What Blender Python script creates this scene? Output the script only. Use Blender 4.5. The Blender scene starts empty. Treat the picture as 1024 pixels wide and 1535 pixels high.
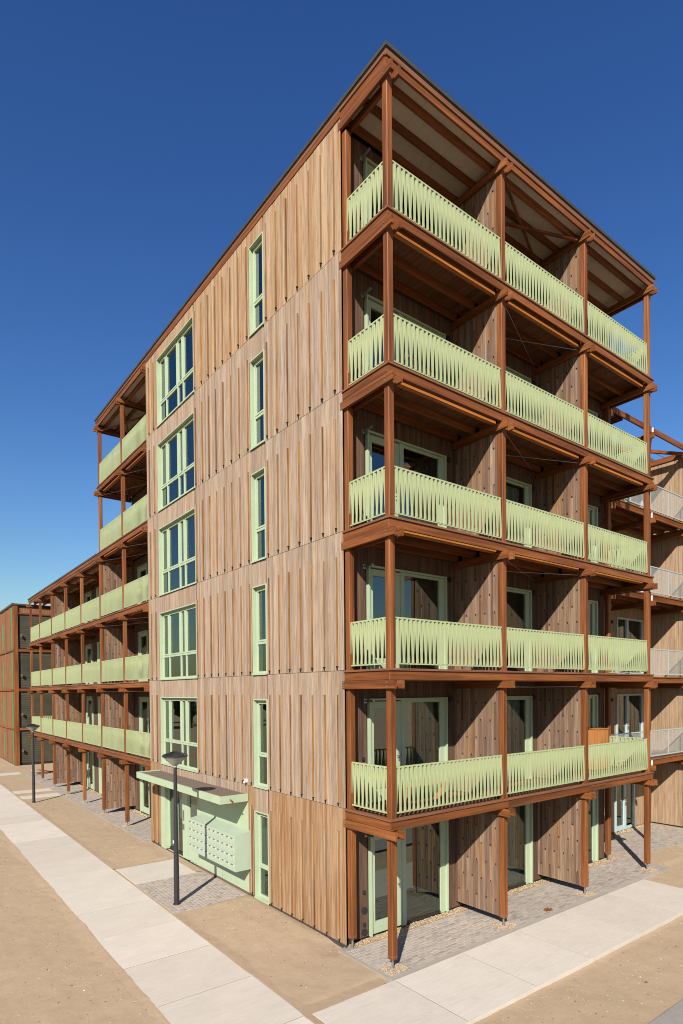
import bpy, math, random
from mathutils import Matrix, Vector, noise
random.seed(7)
scene = bpy.context.scene
COL = scene.collection

# ------------------------------------------------------------------ camera
FPX, CX, CY, CZ = 895.717, -7.9046, -8.7251, 5.5756
YAW, PITCH, ROLL, PPY = 0.654208, -0.014442, -0.008001, 1049.63
fw = Vector((math.sin(YAW), math.cos(YAW), 0)); rt = Vector((math.cos(YAW), -math.sin(YAW), 0)); upv = Vector((0, 0, 1))
fw2 = fw*math.cos(PITCH) + upv*math.sin(PITCH); up2 = upv*math.cos(PITCH) - fw*math.sin(PITCH)
r2 = rt*math.cos(ROLL) + up2*math.sin(ROLL); u2 = up2*math.cos(ROLL) - rt*math.sin(ROLL)
cam_data = bpy.data.cameras.new('camera'); cam = bpy.data.objects.new('camera', cam_data); COL.objects.link(cam)
cam_data.sensor_fit = 'HORIZONTAL'; cam_data.sensor_width = 36.0; cam_data.lens = FPX*36/1024
cam_data.shift_x = 0.0; cam_data.shift_y = (PPY-767.5)/1024
cam_data.clip_start = .1; cam_data.clip_end = 2000
M = Matrix(((r2.x, u2.x, -fw2.x, CX), (r2.y, u2.y, -fw2.y, CY), (r2.z, u2.z, -fw2.z, CZ), (0, 0, 0, 1)))
cam.matrix_world = M
scene.camera = cam

# ------------------------------------------------------------------ sky, sun, exposure
SUN_DIR = Vector((1.2, 1.0, -1.06)).normalized()          # the way the light travels
ELEV = math.asin(-SUN_DIR.z); ROT = math.atan2(-SUN_DIR.x, -SUN_DIR.y)
world = bpy.data.worlds.new('World'); scene.world = world; world.use_nodes = True
wn = world.node_tree.nodes; wl = world.node_tree.links; wn.clear()
sky = wn.new('ShaderNodeTexSky'); sky.sky_type = 'NISHITA'; sky.sun_disc = False
sky.sun_elevation = ELEV; sky.sun_rotation = ROT; sky.altitude = 0; sky.air_density = 1.6; sky.dust_density = 0.6; sky.ozone_density = 6.0
bg = wn.new('ShaderNodeBackground'); bg.inputs['Strength'].default_value = 0.052
wo = wn.new('ShaderNodeOutputWorld')
sg = wn.new('ShaderNodeGamma'); sg.inputs['Gamma'].default_value = 1.33; sh = wn.new('ShaderNodeHueSaturation'); sh.inputs['Saturation'].default_value = 1.10; sh.inputs['Value'].default_value = .61; sh.inputs['Hue'].default_value = .511   # deep blue of a clear day, over the whole sky
wl.new(sky.outputs[0], sg.inputs[0]); wl.new(sg.outputs[0], sh.inputs['Color']); wl.new(sh.outputs[0], bg.inputs[0]); wl.new(bg.outputs[0], wo.inputs[0])
sun_data = bpy.data.lights.new('sun', 'SUN'); sun_data.energy = 4.6; sun_data.angle = math.radians(.5); sun_data.color = (1.0, .93, .83)
sun = bpy.data.objects.new('sun', sun_data); COL.objects.link(sun)
sun.rotation_euler = SUN_DIR.to_track_quat('-Z', 'Y').to_euler(); sun.location = (-20, -18, 25)
scene.view_settings.view_transform = 'Standard'; scene.view_settings.look = 'None'
scene.view_settings.exposure = 1.19; scene.view_settings.gamma = 1.0; scene.view_settings.use_curve_mapping = False
scene.render.engine = 'CYCLES'; scene.cycles.filter_width = 1.0; scene.cycles.use_denoising = True; scene.cycles.sample_clamp_indirect = 4.0

# ------------------------------------------------------------------ materials
KA = .56                                                    # all surface colours are read off the lit photograph and scaled to albedo
def alb(c): return tuple(x*KA for x in c[:3])
def mat_base(name):
    m = bpy.data.materials.new(name); m.use_nodes = True; nt = m.node_tree; nt.nodes.clear()
    out = nt.nodes.new('ShaderNodeOutputMaterial'); b = nt.nodes.new('ShaderNodeBsdfPrincipled')
    nt.links.new(b.outputs[0], out.inputs[0]); return m, nt, b
def rand_value(nt):
    """one random number per board: per object and per loose piece of a joined mesh"""
    oi = nt.nodes.new('ShaderNodeObjectInfo'); ge = nt.nodes.new('ShaderNodeNewGeometry')
    a = nt.nodes.new('ShaderNodeMath'); a.operation = 'ADD'; f = nt.nodes.new('ShaderNodeMath'); f.operation = 'FRACT'
    nt.links.new(oi.outputs['Random'], a.inputs[0]); nt.links.new(ge.outputs['Random Per Island'], a.inputs[1]); nt.links.new(a.outputs[0], f.inputs[0])
    return f.outputs[0]
def coords(nt, scale, rnd=None):
    tc = nt.nodes.new('ShaderNodeTexCoord'); mp = nt.nodes.new('ShaderNodeMapping'); mp.inputs['Scale'].default_value = scale
    if rnd is not None:
        mu = nt.nodes.new('ShaderNodeVectorMath'); mu.operation = 'SCALE'; mu.inputs[0].default_value = (31.7, 47.3, 23.9)
        ad = nt.nodes.new('ShaderNodeVectorMath'); ad.operation = 'ADD'
        nt.links.new(rnd, mu.inputs['Scale']); nt.links.new(tc.outputs['Object'], ad.inputs[0]); nt.links.new(mu.outputs[0], ad.inputs[1])
        nt.links.new(ad.outputs[0], mp.inputs['Vector'])
    else: nt.links.new(tc.outputs['Object'], mp.inputs['Vector'])
    return mp.outputs[0]
def noise_tex(nt, vec, sc, detail=5, rough=.55):
    n = nt.nodes.new('ShaderNodeTexNoise'); n.inputs['Scale'].default_value = sc; n.inputs['Detail'].default_value = detail; n.inputs['Roughness'].default_value = rough
    nt.links.new(vec, n.inputs['Vector']); return n.outputs['Fac']
def ramp(nt, fac, stops):
    r = nt.nodes.new('ShaderNodeValToRGB'); cr = r.color_ramp
    while len(cr.elements) < len(stops): cr.elements.new(.5)
    for e, (p, c) in zip(cr.elements, stops): e.position = p; e.color = (*c, 1) if len(c) == 3 else c
    nt.links.new(fac, r.inputs[0]); return r.outputs[0]
def mix(nt, fac, a, b, mode='MIX'):
    x = nt.nodes.new('ShaderNodeMix'); x.data_type = 'RGBA'; x.blend_type = mode
    for s, v in ((0, fac), (6, a), (7, b)):
        if isinstance(v, (int, float)): x.inputs[s].default_value = v
        elif isinstance(v, tuple): x.inputs[s].default_value = (*v, 1)
        else: nt.links.new(v, x.inputs[s])
    return x.outputs[2]
def bump(nt, b, h, strength, dist=.01):
    n = nt.nodes.new('ShaderNodeBump'); n.inputs['Strength'].default_value = strength; n.inputs['Distance'].default_value = dist
    nt.links.new(h, n.inputs['Height']); nt.links.new(n.outputs[0], b.inputs['Normal'])
def timber(name, stops, axis='z', grain=22, stain=None, stain_at=(.58, .70), tint=.35, rough=.75, knots=True):
    """stops: colours over the boards (random per board); grain runs along axis"""
    m, nt, b = mat_base(name); rnd = rand_value(nt)
    sc = {'z': (grain, grain, grain*.045), 'x': (grain*.045, grain, grain), 'y': (grain, grain*.045, grain)}[axis]
    v = coords(nt, sc, rnd)
    n1 = noise_tex(nt, v, 1.0, 6, .65)
    base = ramp(nt, rnd, [(p, alb(c)) for p, c in stops])
    g = ramp(nt, n1, [(.25, (.45, .42, .40)), (.5, (.95, .95, .95)), (.75, (1.32, 1.29, 1.24))])
    col = mix(nt, 1.0, base, g, 'MULTIPLY')
    if stain:
        v2 = coords(nt, tuple(s*.33 for s in sc), rnd); n2 = noise_tex(nt, v2, 1.0, 3, .5)
        f = ramp(nt, n2, [(stain_at[0], (0, 0, 0)), (stain_at[1], (.85, .85, .85))]); col = mix(nt, f, col, alb(stain))
    if knots:
        vo = nt.nodes.new('ShaderNodeTexVoronoi'); vo.inputs['Scale'].default_value = 1.0
        kv = coords(nt, {'z': (9, 9, 2.2), 'x': (2.2, 9, 9), 'y': (9, 2.2, 9)}[axis], rnd); nt.links.new(kv, vo.inputs['Vector'])
        f = ramp(nt, vo.outputs['Distance'], [(.07, (.75, .75, .75)), (.12, (0, 0, 0))]); col = mix(nt, f, col, mix(nt, .5, col, (.05, .025, .012)))
    nt.links.new(col, b.inputs['Base Color']); b.inputs['Roughness'].default_value = rough; b.inputs['Specular IOR Level'].default_value = .2
    bump(nt, b, n1, .35, .004); return m
def plain(name, c, rough=.5, metal=0, var=.12, sc=3.0, bumps=.0, spec=.5):
    m, nt, b = mat_base(name); v = coords(nt, (1, 1, 1)); n = noise_tex(nt, v, sc, 6, .6)
    c = alb(c); lo = tuple(x*(1-var) for x in c); hi = tuple(min(1, x*(1+var)) for x in c)
    nt.links.new(ramp(nt, n, [(.3, lo), (.7, hi)]), b.inputs['Base Color'])
    b.inputs['Roughness'].default_value = rough; b.inputs['Metallic'].default_value = metal; b.inputs['Specular IOR Level'].default_value = spec
    if bumps: bump(nt, b, n, bumps, .01)
    return m
MT = {}
MT['larch'] = timber('weathered_larch', [(0, (.33, .24, .175)), (.25, (.42, .32, .24)), (.5, (.47, .365, .28)), (.75, (.39, .28, .19)), (1, (.51, .39, .285))], 'z', 30, stain=(.36, .175, .065), stain_at=(.56, .70))
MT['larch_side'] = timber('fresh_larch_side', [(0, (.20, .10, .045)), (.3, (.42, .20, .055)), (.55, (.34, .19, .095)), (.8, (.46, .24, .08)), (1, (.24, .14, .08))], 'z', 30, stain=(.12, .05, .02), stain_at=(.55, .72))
MT['larch_low'] = timber('fresher_larch_low', [(0, (.31, .185, .10)), (.3, (.40, .245, .13)), (.6, (.43, .29, .18)), (1, (.45, .27, .125))], 'z', 30, stain=(.30, .125, .035), stain_at=(.50, .66))
MT['larch_top'] = timber('golden_larch_top', [(0, (.37, .24, .14)), (.25, (.46, .32, .20)), (.5, (.50, .36, .24)), (.75, (.43, .28, .155)), (1, (.54, .38, .23))], 'z', 30, stain=(.38, .18, .06), stain_at=(.54, .68))
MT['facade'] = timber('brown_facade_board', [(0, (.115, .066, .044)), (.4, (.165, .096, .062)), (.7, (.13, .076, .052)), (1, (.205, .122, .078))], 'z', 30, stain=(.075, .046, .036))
MT['divider'] = timber('divider_board_wood', [(0, (.14, .082, .056)), (.2, (.32, .21, .14)), (.4, (.22, .132, .086)), (.58, (.36, .245, .165)), (.72, (.27, .165, .10)), (.84, (.36, .17, .06)), (.92, (.40, .29, .21)), (1, (.17, .11, .08))], 'z', 32, stain=(.16, .10, .08), stain_at=(.5, .72))
for ax in 'xyz':
    MT['hard_'+ax] = timber('oiled_hardwood_'+ax, [(0, (.225, .073, .020)), (.35, (.32, .110, .031)), (.7, (.265, .086, .024)), (1, (.355, .138, .044))], ax, 24, stain=(.09, .028, .010), stain_at=(.42, .72), rough=.55, knots=False)
for ax in 'xy': MT['fresh_'+ax] = timber('unweathered_joist_'+ax, [(0, (.50, .18, .042)), (1, (.57, .215, .052))], ax, 24, rough=.5, knots=False)
MT['deck'] = timber('deck_board_wood', [(0, (.17, .075, .035)), (.5, (.25, .115, .055)), (1, (.20, .10, .055))], 'y', 24, rough=.7)
MT['deck_x'] = timber('deck_edge_wood', [(0, (.22, .09, .045)), (1, (.27, .12, .06))], 'x', 24, rough=.65, knots=False)
MT['deck_edge_y'] = timber('deck_edge_wood_side', [(0, (.22, .09, .045)), (1, (.27, .12, .06))], 'y', 24, rough=.65, knots=False)
MT['ply'] = timber('tan_neighbour_board', [(0, (.42, .285, .175)), (.5, (.47, .32, .20)), (1, (.44, .30, .20))], 'z', 28)
MT['redwood'] = timber('red_brown_panel_wood', [(0, (.26, .115, .05)), (.5, (.33, .15, .065)), (1, (.28, .13, .065))], 'z', 26)
MT['green'] = plain('pale_green_paint', (.475, .58, .385), .42, var=.05, sc=2.0)
MT['green_rail'] = plain('pale_green_powder_coat', (.455, .515, .275), .45, var=.05, sc=3.0)
MT['green_deep'] = plain('mid_green_panel', (.11, .24, .09), .5, var=.1)
MT['blue_frame'] = plain('pale_blue_paint', (.50, .64, .66), .45, var=.05)
MT['trim'] = plain('dark_bronze_metal', (.10, .09, .065), .45, metal=.3, var=.15)
MT['soffit'] = plain('beige_soffit_panel', (.76, .66, .53), .8, var=.06, sc=6)
MT['steel'] = plain('galvanised_steel', (.55, .56, .57), .4, metal=.8, var=.15, sc=12)
MT['white'] = plain('white_plastic', (.8, .8, .8), .4, var=.04)
MT['black'] = plain('black_membrane', (.012, .012, .012), .8, var=.2)
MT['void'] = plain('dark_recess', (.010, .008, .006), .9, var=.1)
MT['plinth'] = plain('dark_plinth_membrane', (.045, .04, .035), .8, var=.4, sc=5, bumps=.5)
MT['lamp'] = plain('anthracite_metal', (.035, .037, .042), .4, metal=.2, var=.1)
MT['bitumen'] = plain('brown_roofing_felt', (.17, .12, .085), .9, var=.3, sc=30, bumps=.4)
MT['wall'] = plain('interior_plaster', (.85, .85, .80), .8, var=.05)
MT['floor_in'] = plain('interior_floor', (.50, .42, .33), .6, var=.1)
MT['rail_white'] = plain('white_grey_steel', (.42, .50, .50), .4, var=.05)
MT['mesh_dark'] = plain('dark_green_mesh', (.070, .066, .036), .55, var=.35, sc=.7)
MT['orange_ply'] = timber('orange_plywood', [(0, (.50, .21, .06)), (1, (.55, .24, .07))], 'z', 18, knots=False)
MT['red'] = plain('red_plastic', (.5, .03, .02), .4)
MT['mail'] = plain('letterbox_paint', (.47, .57, .42), .45, var=.04)
MT['slot'] = plain('letterbox_slot', (.16, .11, .10), .5)
MT['curtain'] = plain('grey_green_curtain', (.78, .80, .70), .9, var=.15, sc=9)

def glass_mat(name, tint, ior, body=(.02, .03, .03), thru=.75):
    m = bpy.data.materials.new(name); m.use_nodes = True; nt = m.node_tree; nt.nodes.clear()
    out = nt.nodes.new('ShaderNodeOutputMaterial'); fr = nt.nodes.new('ShaderNodeFresnel'); fr.inputs['IOR'].default_value = ior
    tr = nt.nodes.new('ShaderNodeBsdfTransparent'); tr.inputs[0].default_value = (*tint, 1)
    gl = nt.nodes.new('ShaderNodeBsdfGlossy'); gl.inputs['Roughness'].default_value = .0; gl.inputs[0].default_value = (.88, 1, .94, 1)
    mx = nt.nodes.new('ShaderNodeMixShader'); nt.links.new(fr.outputs[0], mx.inputs[0]); nt.links.new(tr.outputs[0], mx.inputs[1]); nt.links.new(gl.outputs[0], mx.inputs[2])
    nt.links.new(mx.outputs[0], out.inputs[0]); return m
MT['glass'] = glass_mat('window_glass', (.74, .86, .78), 2.55)
MT['glass_lamp'] = plain('frosted_lamp_glass', (.42, .42, .40), .3, var=.05)

def mesh_panel_mat(name, c, alpha):
    m, nt, b = mat_base(name); out = [n for n in nt.nodes if n.type == 'OUTPUT_MATERIAL'][0]
    b.inputs['Base Color'].default_value = (*c, 1); b.inputs['Roughness'].default_value = .5
    tr = nt.nodes.new('ShaderNodeBsdfTransparent'); mx = nt.nodes.new('ShaderNodeMixShader'); mx.inputs[0].default_value = alpha
    nt.links.new(tr.outputs[0], mx.inputs[1]); nt.links.new(b.outputs[0], mx.inputs[2]); nt.links.new(mx.outputs[0], out.inputs[0]); return m
MT['mesh_panel'] = mesh_panel_mat('fine_steel_mesh', (.30, .33, .32), .24)

def sand_mat():
    m, nt, b = mat_base('dry_sand'); v = coords(nt, (1, 1, 1))
    big = noise_tex(nt, v, .35, 5, .6); mid = noise_tex(nt, v, 3.0, 6, .6); fine = noise_tex(nt, v, 90, 4, .7)
    c = ramp(nt, big, [(.3, alb((.48, .345, .21))), (.7, alb((.59, .44, .275)))])
    c = mix(nt, .55, c, ramp(nt, mid, [(.25, alb((.41, .295, .19))), (.75, alb((.60, .45, .29)))]))
    c = mix(nt, .30, c, ramp(nt, fine, [(.3, alb((.30, .21, .13))), (.7, alb((.62, .49, .36)))]))
    vo = nt.nodes.new('ShaderNodeTexVoronoi'); vo.inputs['Scale'].default_value = 7; nt.links.new(v, vo.inputs['Vector'])
    shell = ramp(nt, vo.outputs['Distance'], [(.07, (1, 1, 1)), (.10, (0, 0, 0))])
    keep = ramp(nt, vo.outputs['Color'], [(.62, (0, 0, 0)), (.66, (1, 1, 1))]); shell = mix(nt, 1.0, shell, keep, 'MULTIPLY')
    c = mix(nt, shell, c, alb((.78, .72, .62)))
    vo2 = nt.nodes.new('ShaderNodeTexVoronoi'); vo2.inputs['Scale'].default_value = 5.3; nt.links.new(v, vo2.inputs['Vector'])
    dk = ramp(nt, vo2.outputs['Distance'], [(.06, (1, 1, 1)), (.10, (0, 0, 0))])
    keep = ramp(nt, vo2.outputs['Color'], [(.62, (0, 0, 0)), (.68, (1, 1, 1))]); dk = mix(nt, 1.0, dk, keep, 'MULTIPLY')
    c = mix(nt, dk, c, alb((.13, .085, .05)))
    nt.links.new(c, b.inputs['Base Color']); b.inputs['Roughness'].default_value = .95; b.inputs['Specular IOR Level'].default_value = .15
    ad = nt.nodes.new('ShaderNodeMath'); ad.operation = 'MULTIPLY_ADD'; ad.inputs[1].default_value = .25
    nt.links.new(fine, ad.inputs[0]); nt.links.new(mid, ad.inputs[2]); bump(nt, b, ad.outputs[0], .6, .035); return m
MT['sand'] = sand_mat()
def concrete_mat(name, c, sandy=True):
    c = alb(c); m, nt, b = mat_base(name); rnd = rand_value(nt); v = coords(nt, (1, 1, 1), rnd); v0 = coords(nt, (1, 1, 1))
    big = noise_tex(nt, v0, 1.1, 6, .62); fine = noise_tex(nt, v, 60, 4, .7)
    br = noise_tex(nt, coords(nt, (2.2, 30, 1), rnd), 1.0, 4, .6)
    lo = tuple(x*.88 for x in c); hi = tuple(x*1.06 for x in c)
    col = ramp(nt, big, [(.3, lo), (.65, hi)])
    col = mix(nt, .38, col, ramp(nt, br, [(.3, tuple(x*.72 for x in c)), (.7, tuple(min(1, x*1.12) for x in c))]))
    col = mix(nt, .28, col, ramp(nt, fine, [(.3, tuple(x*.6 for x in c)), (.7, tuple(min(1, x*1.25) for x in c))]))
    col = mix(nt, 1.0, col, ramp(nt, rnd, [(0, (.93, .92, .91)), (1, (1.05, 1.05, 1.05))]), 'MULTIPLY')
    if sandy:
        n = noise_tex(nt, v0, 1.6, 9, .75); f = ramp(nt, n, [(.58, (0, 0, 0)), (.80, (.6, .6, .6))]); col = mix(nt, f, col, alb((.46, .345, .235)))
        n2 = noise_tex(nt, v0, 2.3, 5, .7); f2 = ramp(nt, n2, [(.66, (0, 0, 0)), (.74, (.45, .45, .45))]); col = mix(nt, f2, col, alb((.30, .23, .16)))
    nt.links.new(col, b.inputs['Base Color']); b.inputs['Roughness'].default_value = .9; b.inputs['Specular IOR Level'].default_value = .2
    ad = nt.nodes.new('ShaderNodeMath'); ad.operation = 'ADD'; nt.links.new(br, ad.inputs[0]); nt.links.new(fine, ad.inputs[1]); bump(nt, b, ad.outputs[0], .25, .006); return m
MT['slab'] = concrete_mat('brushed_concrete', (.72, .645, .55))
MT['kerb'] = concrete_mat('kerb_concrete', (.46, .41, .35), False)
MT['paver'] = timber('grey_paver', [(0, (.42, .365, .315)), (.4, (.45, .395, .34)), (.7, (.48, .42, .36)), (1, (.43, .38, .33))], 'x', 12, stain=(.54, .44, .34), stain_at=(.50, .75), rough=.9, knots=False)
MT['joint'] = plain('sandy_joint', (.34, .275, .21), .95, var=.2, sc=20)
MT['joint_dark'] = plain('damp_joint', (.09, .07, .05), .95, var=.2, sc=20)
MT['gravel'] = timber('tan_pebble', [(0, (.55, .38, .21)), (.3, (.66, .50, .31)), (.55, (.44, .27, .13)), (.8, (.72, .60, .44)), (1, (.36, .25, .16))], 'z', 20, rough=.7, knots=False)
MT['shell'] = plain('white_shell', (.85, .78, .68), .6, var=.15)
MT['bark'] = plain('brown_bark', (.16, .10, .06), .9, var=.3)
MT['road'] = plain('grey_road_paving', (.33, .30, .27), .9, var=.12, sc=8, bumps=.2)
MT['leaf'] = plain('far_foliage', (.05, .075, .03), .8, var=.5, sc=2)
MT['roof_red'] = plain('far_red_roof', (.25, .08, .05), .8, var=.2)

# ------------------------------------------------------------------ mesh helpers
class Frame:
    def __init__(s, o, u, d):
        s.o = Vector(o); s.u = Vector(u); s.d = Vector(d); s.flip = s.u.cross(s.d).z < 0
    def p(s, u, d, z): return (s.o.x+s.u.x*u+s.d.x*d, s.o.y+s.u.y*u+s.d.y*d, s.o.z+z)
W = Frame((0, 0, 0), (1, 0, 0), (0, 1, 0))
G = Frame((.03, 0, 0), (0, 1, 0), (-1, 0, 0))           # gable wall, u = Y, d = outward
F = Frame((0, 1.58, 0), (1, 0, 0), (0, -1, 0))          # balcony facade
WG = Frame((1.6, 0, 0), (0, 1, 0), (-1, 0, 0))          # facade of the low wing
class MB:
    def __init__(s): s.v = []; s.f = []; s.m = []
    def add(s, vs, fs, mat=0, flip=False):
        o = len(s.v); s.v += vs
        for f in fs:
            f = [i+o for i in f]; s.f.append(f[::-1] if flip else f); s.m.append(mat)
    def box(s, fr, u0, u1, d0, d1, z0, z1, mat=0, mats=None):
        vs = [fr.p(u, d, z) for z in (z0, z1) for d in (d0, d1) for u in (u0, u1)]
        fs = [(0, 2, 3, 1), (4, 5, 7, 6), (0, 1, 5, 4), (2, 6, 7, 3), (0, 4, 6, 2), (1, 3, 7, 5)]  # bottom top d0 d1 u0 u1
        o = len(s.v); s.v += vs
        for k, f in enumerate(fs):
            f = [i+o for i in f]; s.f.append(f[::-1] if fr.flip else f); s.m.append(mats[k] if mats else mat)
    def beam(s, x0, x1, y0, y1, z0, z1, axis, c=.006, mat=0):
        """box with its four long edges chamfered"""
        lo = {'x': x0, 'y': y0, 'z': z0}[axis]; hi = {'x': x1, 'y': y1, 'z': z1}[axis]
        if axis == 'z': a0, a1, b0, b1 = x0, x1, y0, y1
        elif axis == 'x': a0, a1, b0, b1 = y0, y1, z0, z1
        else: a0, a1, b0, b1 = z0, z1, x0, x1
        pr = [(a0+c, b0), (a1-c, b0), (a1, b0+c), (a1, b1-c), (a1-c, b1), (a0+c, b1), (a0, b1-c), (a0, b0+c)]
        def P(a, b, t): return {'z': (a, b, t), 'x': (t, a, b), 'y': (b, t, a)}[axis]
        vs = [P(a, b, lo) for a, b in pr] + [P(a, b, hi) for a, b in pr]
        fs = [(i, (i+1) % 8, (i+1) % 8+8, i+8) for i in range(8)] + [tuple(range(7, -1, -1)), tuple(range(8, 16))]
        s.add(vs, fs, mat)
    def cyl(s, p0, p1, r0, r1=None, n=8, mat=0, caps=True):
        r1 = r0 if r1 is None else r1; a = Vector(p0); b = Vector(p1); w = (b-a).normalized()
        t = Vector((1, 0, 0)) if abs(w.x) < .9 else Vector((0, 1, 0)); e1 = w.cross(t).normalized(); e2 = w.cross(e1)
        vs = []
        for c, r in ((a, r0), (b, r1)):
            for i in range(n):
                an = 2*math.pi*i/n; vs.append(tuple(c + e1*(r*math.cos(an)) + e2*(r*math.sin(an))))
        fs = [(i, (i+1) % n, (i+1) % n+n, i+n) for i in range(n)]
        if caps: fs += [tuple(range(n-1, -1, -1)), tuple(range(n, 2*n))]
        s.add(vs, fs, mat)
    def prism(s, fr, pts, d0, d1, mat=0, side=None):
        """polygon in (u, z) extruded from d0 to d1"""
        n = len(pts); vs = [fr.p(u, d0, z) for u, z in pts] + [fr.p(u, d1, z) for u, z in pts]; o = len(s.v); s.v += vs
        fs = [tuple(range(n)), tuple(range(2*n-1, n-1, -1))] + [(i, i+n, (i+1) % n+n, (i+1) % n) for i in range(n)]
        for k, f in enumerate(fs):
            f = [i+o for i in f]; s.f.append(f[::-1] if fr.flip else f); s.m.append(mat if (k < 2 or side is None) else side)
    def wall(s, fr, u0, u1, z0, z1, d, holes, mat=0):
        us = sorted({u0, u1, *[min(max(h[i], u0), u1) for h in holes for i in (0, 1)]}); zs = sorted({z0, z1, *[min(max(h[i], z0), z1) for h in holes for i in (2, 3)]})
        for a, b in zip(us, us[1:]):
            for c, e in zip(zs, zs[1:]):
                mu, mz = (a+b)/2, (c+e)/2
                if any(h[0] < mu < h[1] and h[2] < mz < h[3] for h in holes): continue
                s.add([fr.p(a, d, c), fr.p(b, d, c), fr.p(b, d, e), fr.p(a, d, e)], [(0, 1, 2, 3)], mat)
    def mesh(s, name, mats):
        me = bpy.data.meshes.new(name); me.from_pydata(s.v, [], s.f)
        for k in mats: me.materials.append(MT[k])
        if len(mats) > 1: me.polygons.foreach_set('material_index', s.m)
        me.update(); return me
    def build(s, name, mats, parent=None, loc=None, **props):
        if isinstance(mats, str): mats = [mats]
        return place(s.mesh(name, mats), name, parent, loc, **props)
def place(me, name, parent=None, loc=None, **props):
    o = bpy.data.objects.new(name, me); COL.objects.link(o)
    if parent is not None: o.parent = parent
    if loc is not None: o.location = loc
    for k, v in props.items(): o[k] = v
    return o
def thing(name, label, cat, loc=(0, 0, 0), group=None):
    o = place(None, name, None, loc, label=label, category=cat)
    if group: o['group'] = group
    return o
def structure(o): o['kind'] = 'structure'; return o
CACHE = {}
def shared(key, fn):
    if key not in CACHE: CACHE[key] = fn()
    return CACHE[key]

# ------------------------------------------------------------------ the ground
def axis_coords(lo, hi, step, far):
    out = []; x = lo
    while x < hi-1e-6: out.append(x); x += step
    out.append(hi); g = step; x = hi
    while x < far: g *= 1.35; x += g; out.append(x)
    g = step; x = lo
    while x > -far: g *= 1.35; x -= g; out.insert(0, x)
    return out
def smooth(a, b, x):
    t = min(1, max(0, (x-a)/(b-a))); return t*t*(3-2*t)
def sand_height(x, y):
    n = noise.noise((x*.5, y*.5, 0))*.018 + noise.noise((x*1.9, y*1.9, 3))*.012 + noise.noise((x*5.5, y*5.5, 7))*.010
    h = (-.045 if x > -2.2 and y < 0 else -.012) + n*.8
    if -2.2 < x < .1 and 1.4 < y < 5.8:                     # drift heaped against the gable
        t = smooth(-2.1, -.4, x)*smooth(1.4, 3.6, y); h += .085*t + .02*t*noise.noise((x*2.3, y*2.3, 11))
        h -= .05*smooth(3.0, 1.5, y)*smooth(-.7, -.1, x)
    if x > -2.3 and y < -2.1: h -= .05*smooth(-2.0, 3.5, x)   # lower in front of the right path
    if x < .3 and 10.6 < y < 13.4 and x > -2.2: h += .03*smooth(-1.6, -.3, x)
    if x < -4.15: d = -4.15-x
    elif y < -2.1: d = -2.1-y
    elif -2.22 < x < -.1 and (.1 < y < 5.6 or 10.8 < y < 26.4): d = min(x+2.22, -.1-x)
    else: d = 0
    if -2.1 < x < 0 and 1.3 < y < 5.7: return min(h, .06)
    return min(h, -.008 + .05*smooth(.05, .6, d))
xs = axis_coords(-8.5, 14.0, .14, 420); ys = axis_coords(-5.5, 33.0, .14, 420)
sv = [(x, y, sand_height(x, y)) for y in ys for x in xs]; nx = len(xs)
sf = [(j*nx+i, j*nx+i+1, (j+1)*nx+i+1, (j+1)*nx+i) for j in range(len(ys)-1) for i in range(nx-1)]
gm = bpy.data.meshes.new('sand_ground'); gm.from_pydata(sv, [], sf); gm.materials.append(MT['sand']); gm.update()
gm.polygons.foreach_set('use_smooth', [True]*len(gm.polygons))
structure(place(gm, 'sand_ground'))

def slab_path(name, x0, x1, y0, y1, joints, along):
    b = MB(); b.box(W, x0+.03, x1-.03, y0+.03, y1-.03, -.16, -.004)
    base = structure(b.build(name, 'joint_dark'))
    for a, c in zip(joints, joints[1:]):
        def mk(L=round(c-a, 3)):
            q = MB(); g = .008; ch = .002
            if along == 'y': X0, X1, Y0, Y1 = x0, x1, g, L-g
            else: X0, X1, Y0, Y1 = g, L-g, y0, y1
            vs = [(X0, Y0, -.12), (X1, Y0, -.12), (X1, Y1, -.12), (X0, Y1, -.12), (X0, Y0, -ch), (X1, Y0, -ch), (X1, Y1, -ch), (X0, Y1, -ch),
                  (X0+ch, Y0+ch, 0), (X1-ch, Y0+ch, 0), (X1-ch, Y1-ch, 0), (X0+ch, Y1-ch, 0)]
            fs = [(0, 1, 5, 4), (1, 2, 6, 5), (2, 3, 7, 6), (3, 0, 4, 7), (4, 5, 9, 8), (5, 6, 10, 9), (6, 7, 11, 10), (7, 4, 8, 11), (8, 9, 10, 11)]
            q.add(vs, fs); return q.mesh('slab', ['slab'])
        me = shared((name, round(c-a, 3)), mk)
        place(me, 'slab', base, (0, a, random.uniform(-.001, .002)) if along == 'y' else (a, 0, random.uniform(-.001, .002)))
    return base
slab_path('walkway', -4.15, -2.22, -9.3, 62.7, [1.65+1.85*k for k in range(-6, 34)], 'y')
slab_path('walkway', 0, 0, 0, 0, [], 'x') if False else None
slab_path('walkway', -2.1, 9.72, -2.1, -.24, [-2.1, -.16, 1.78, 3.68, 5.72, 7.72, 9.72], 'x')
slab_path('concrete_pad', -2.14, -.26, 8.72, 10.6, [8.72, 10.6], 'y')
slab_path('concrete_pad', -2.14, -.12, 26.7, 27.75, [26.7, 27.75], 'y')
slab_path('concrete_pad', -2.14, -.12, 28.9, 29.9, [28.9, 29.9], 'y')
slab_path('concrete_pad', -2.14, -.3, 38.0, 39.2, [38.0, 39.2], 'y')
b = MB(); b.box(W, -30, 60, -9.5, -3.95, -.2, -.03); structure(b.build('road', 'road'))

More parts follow.
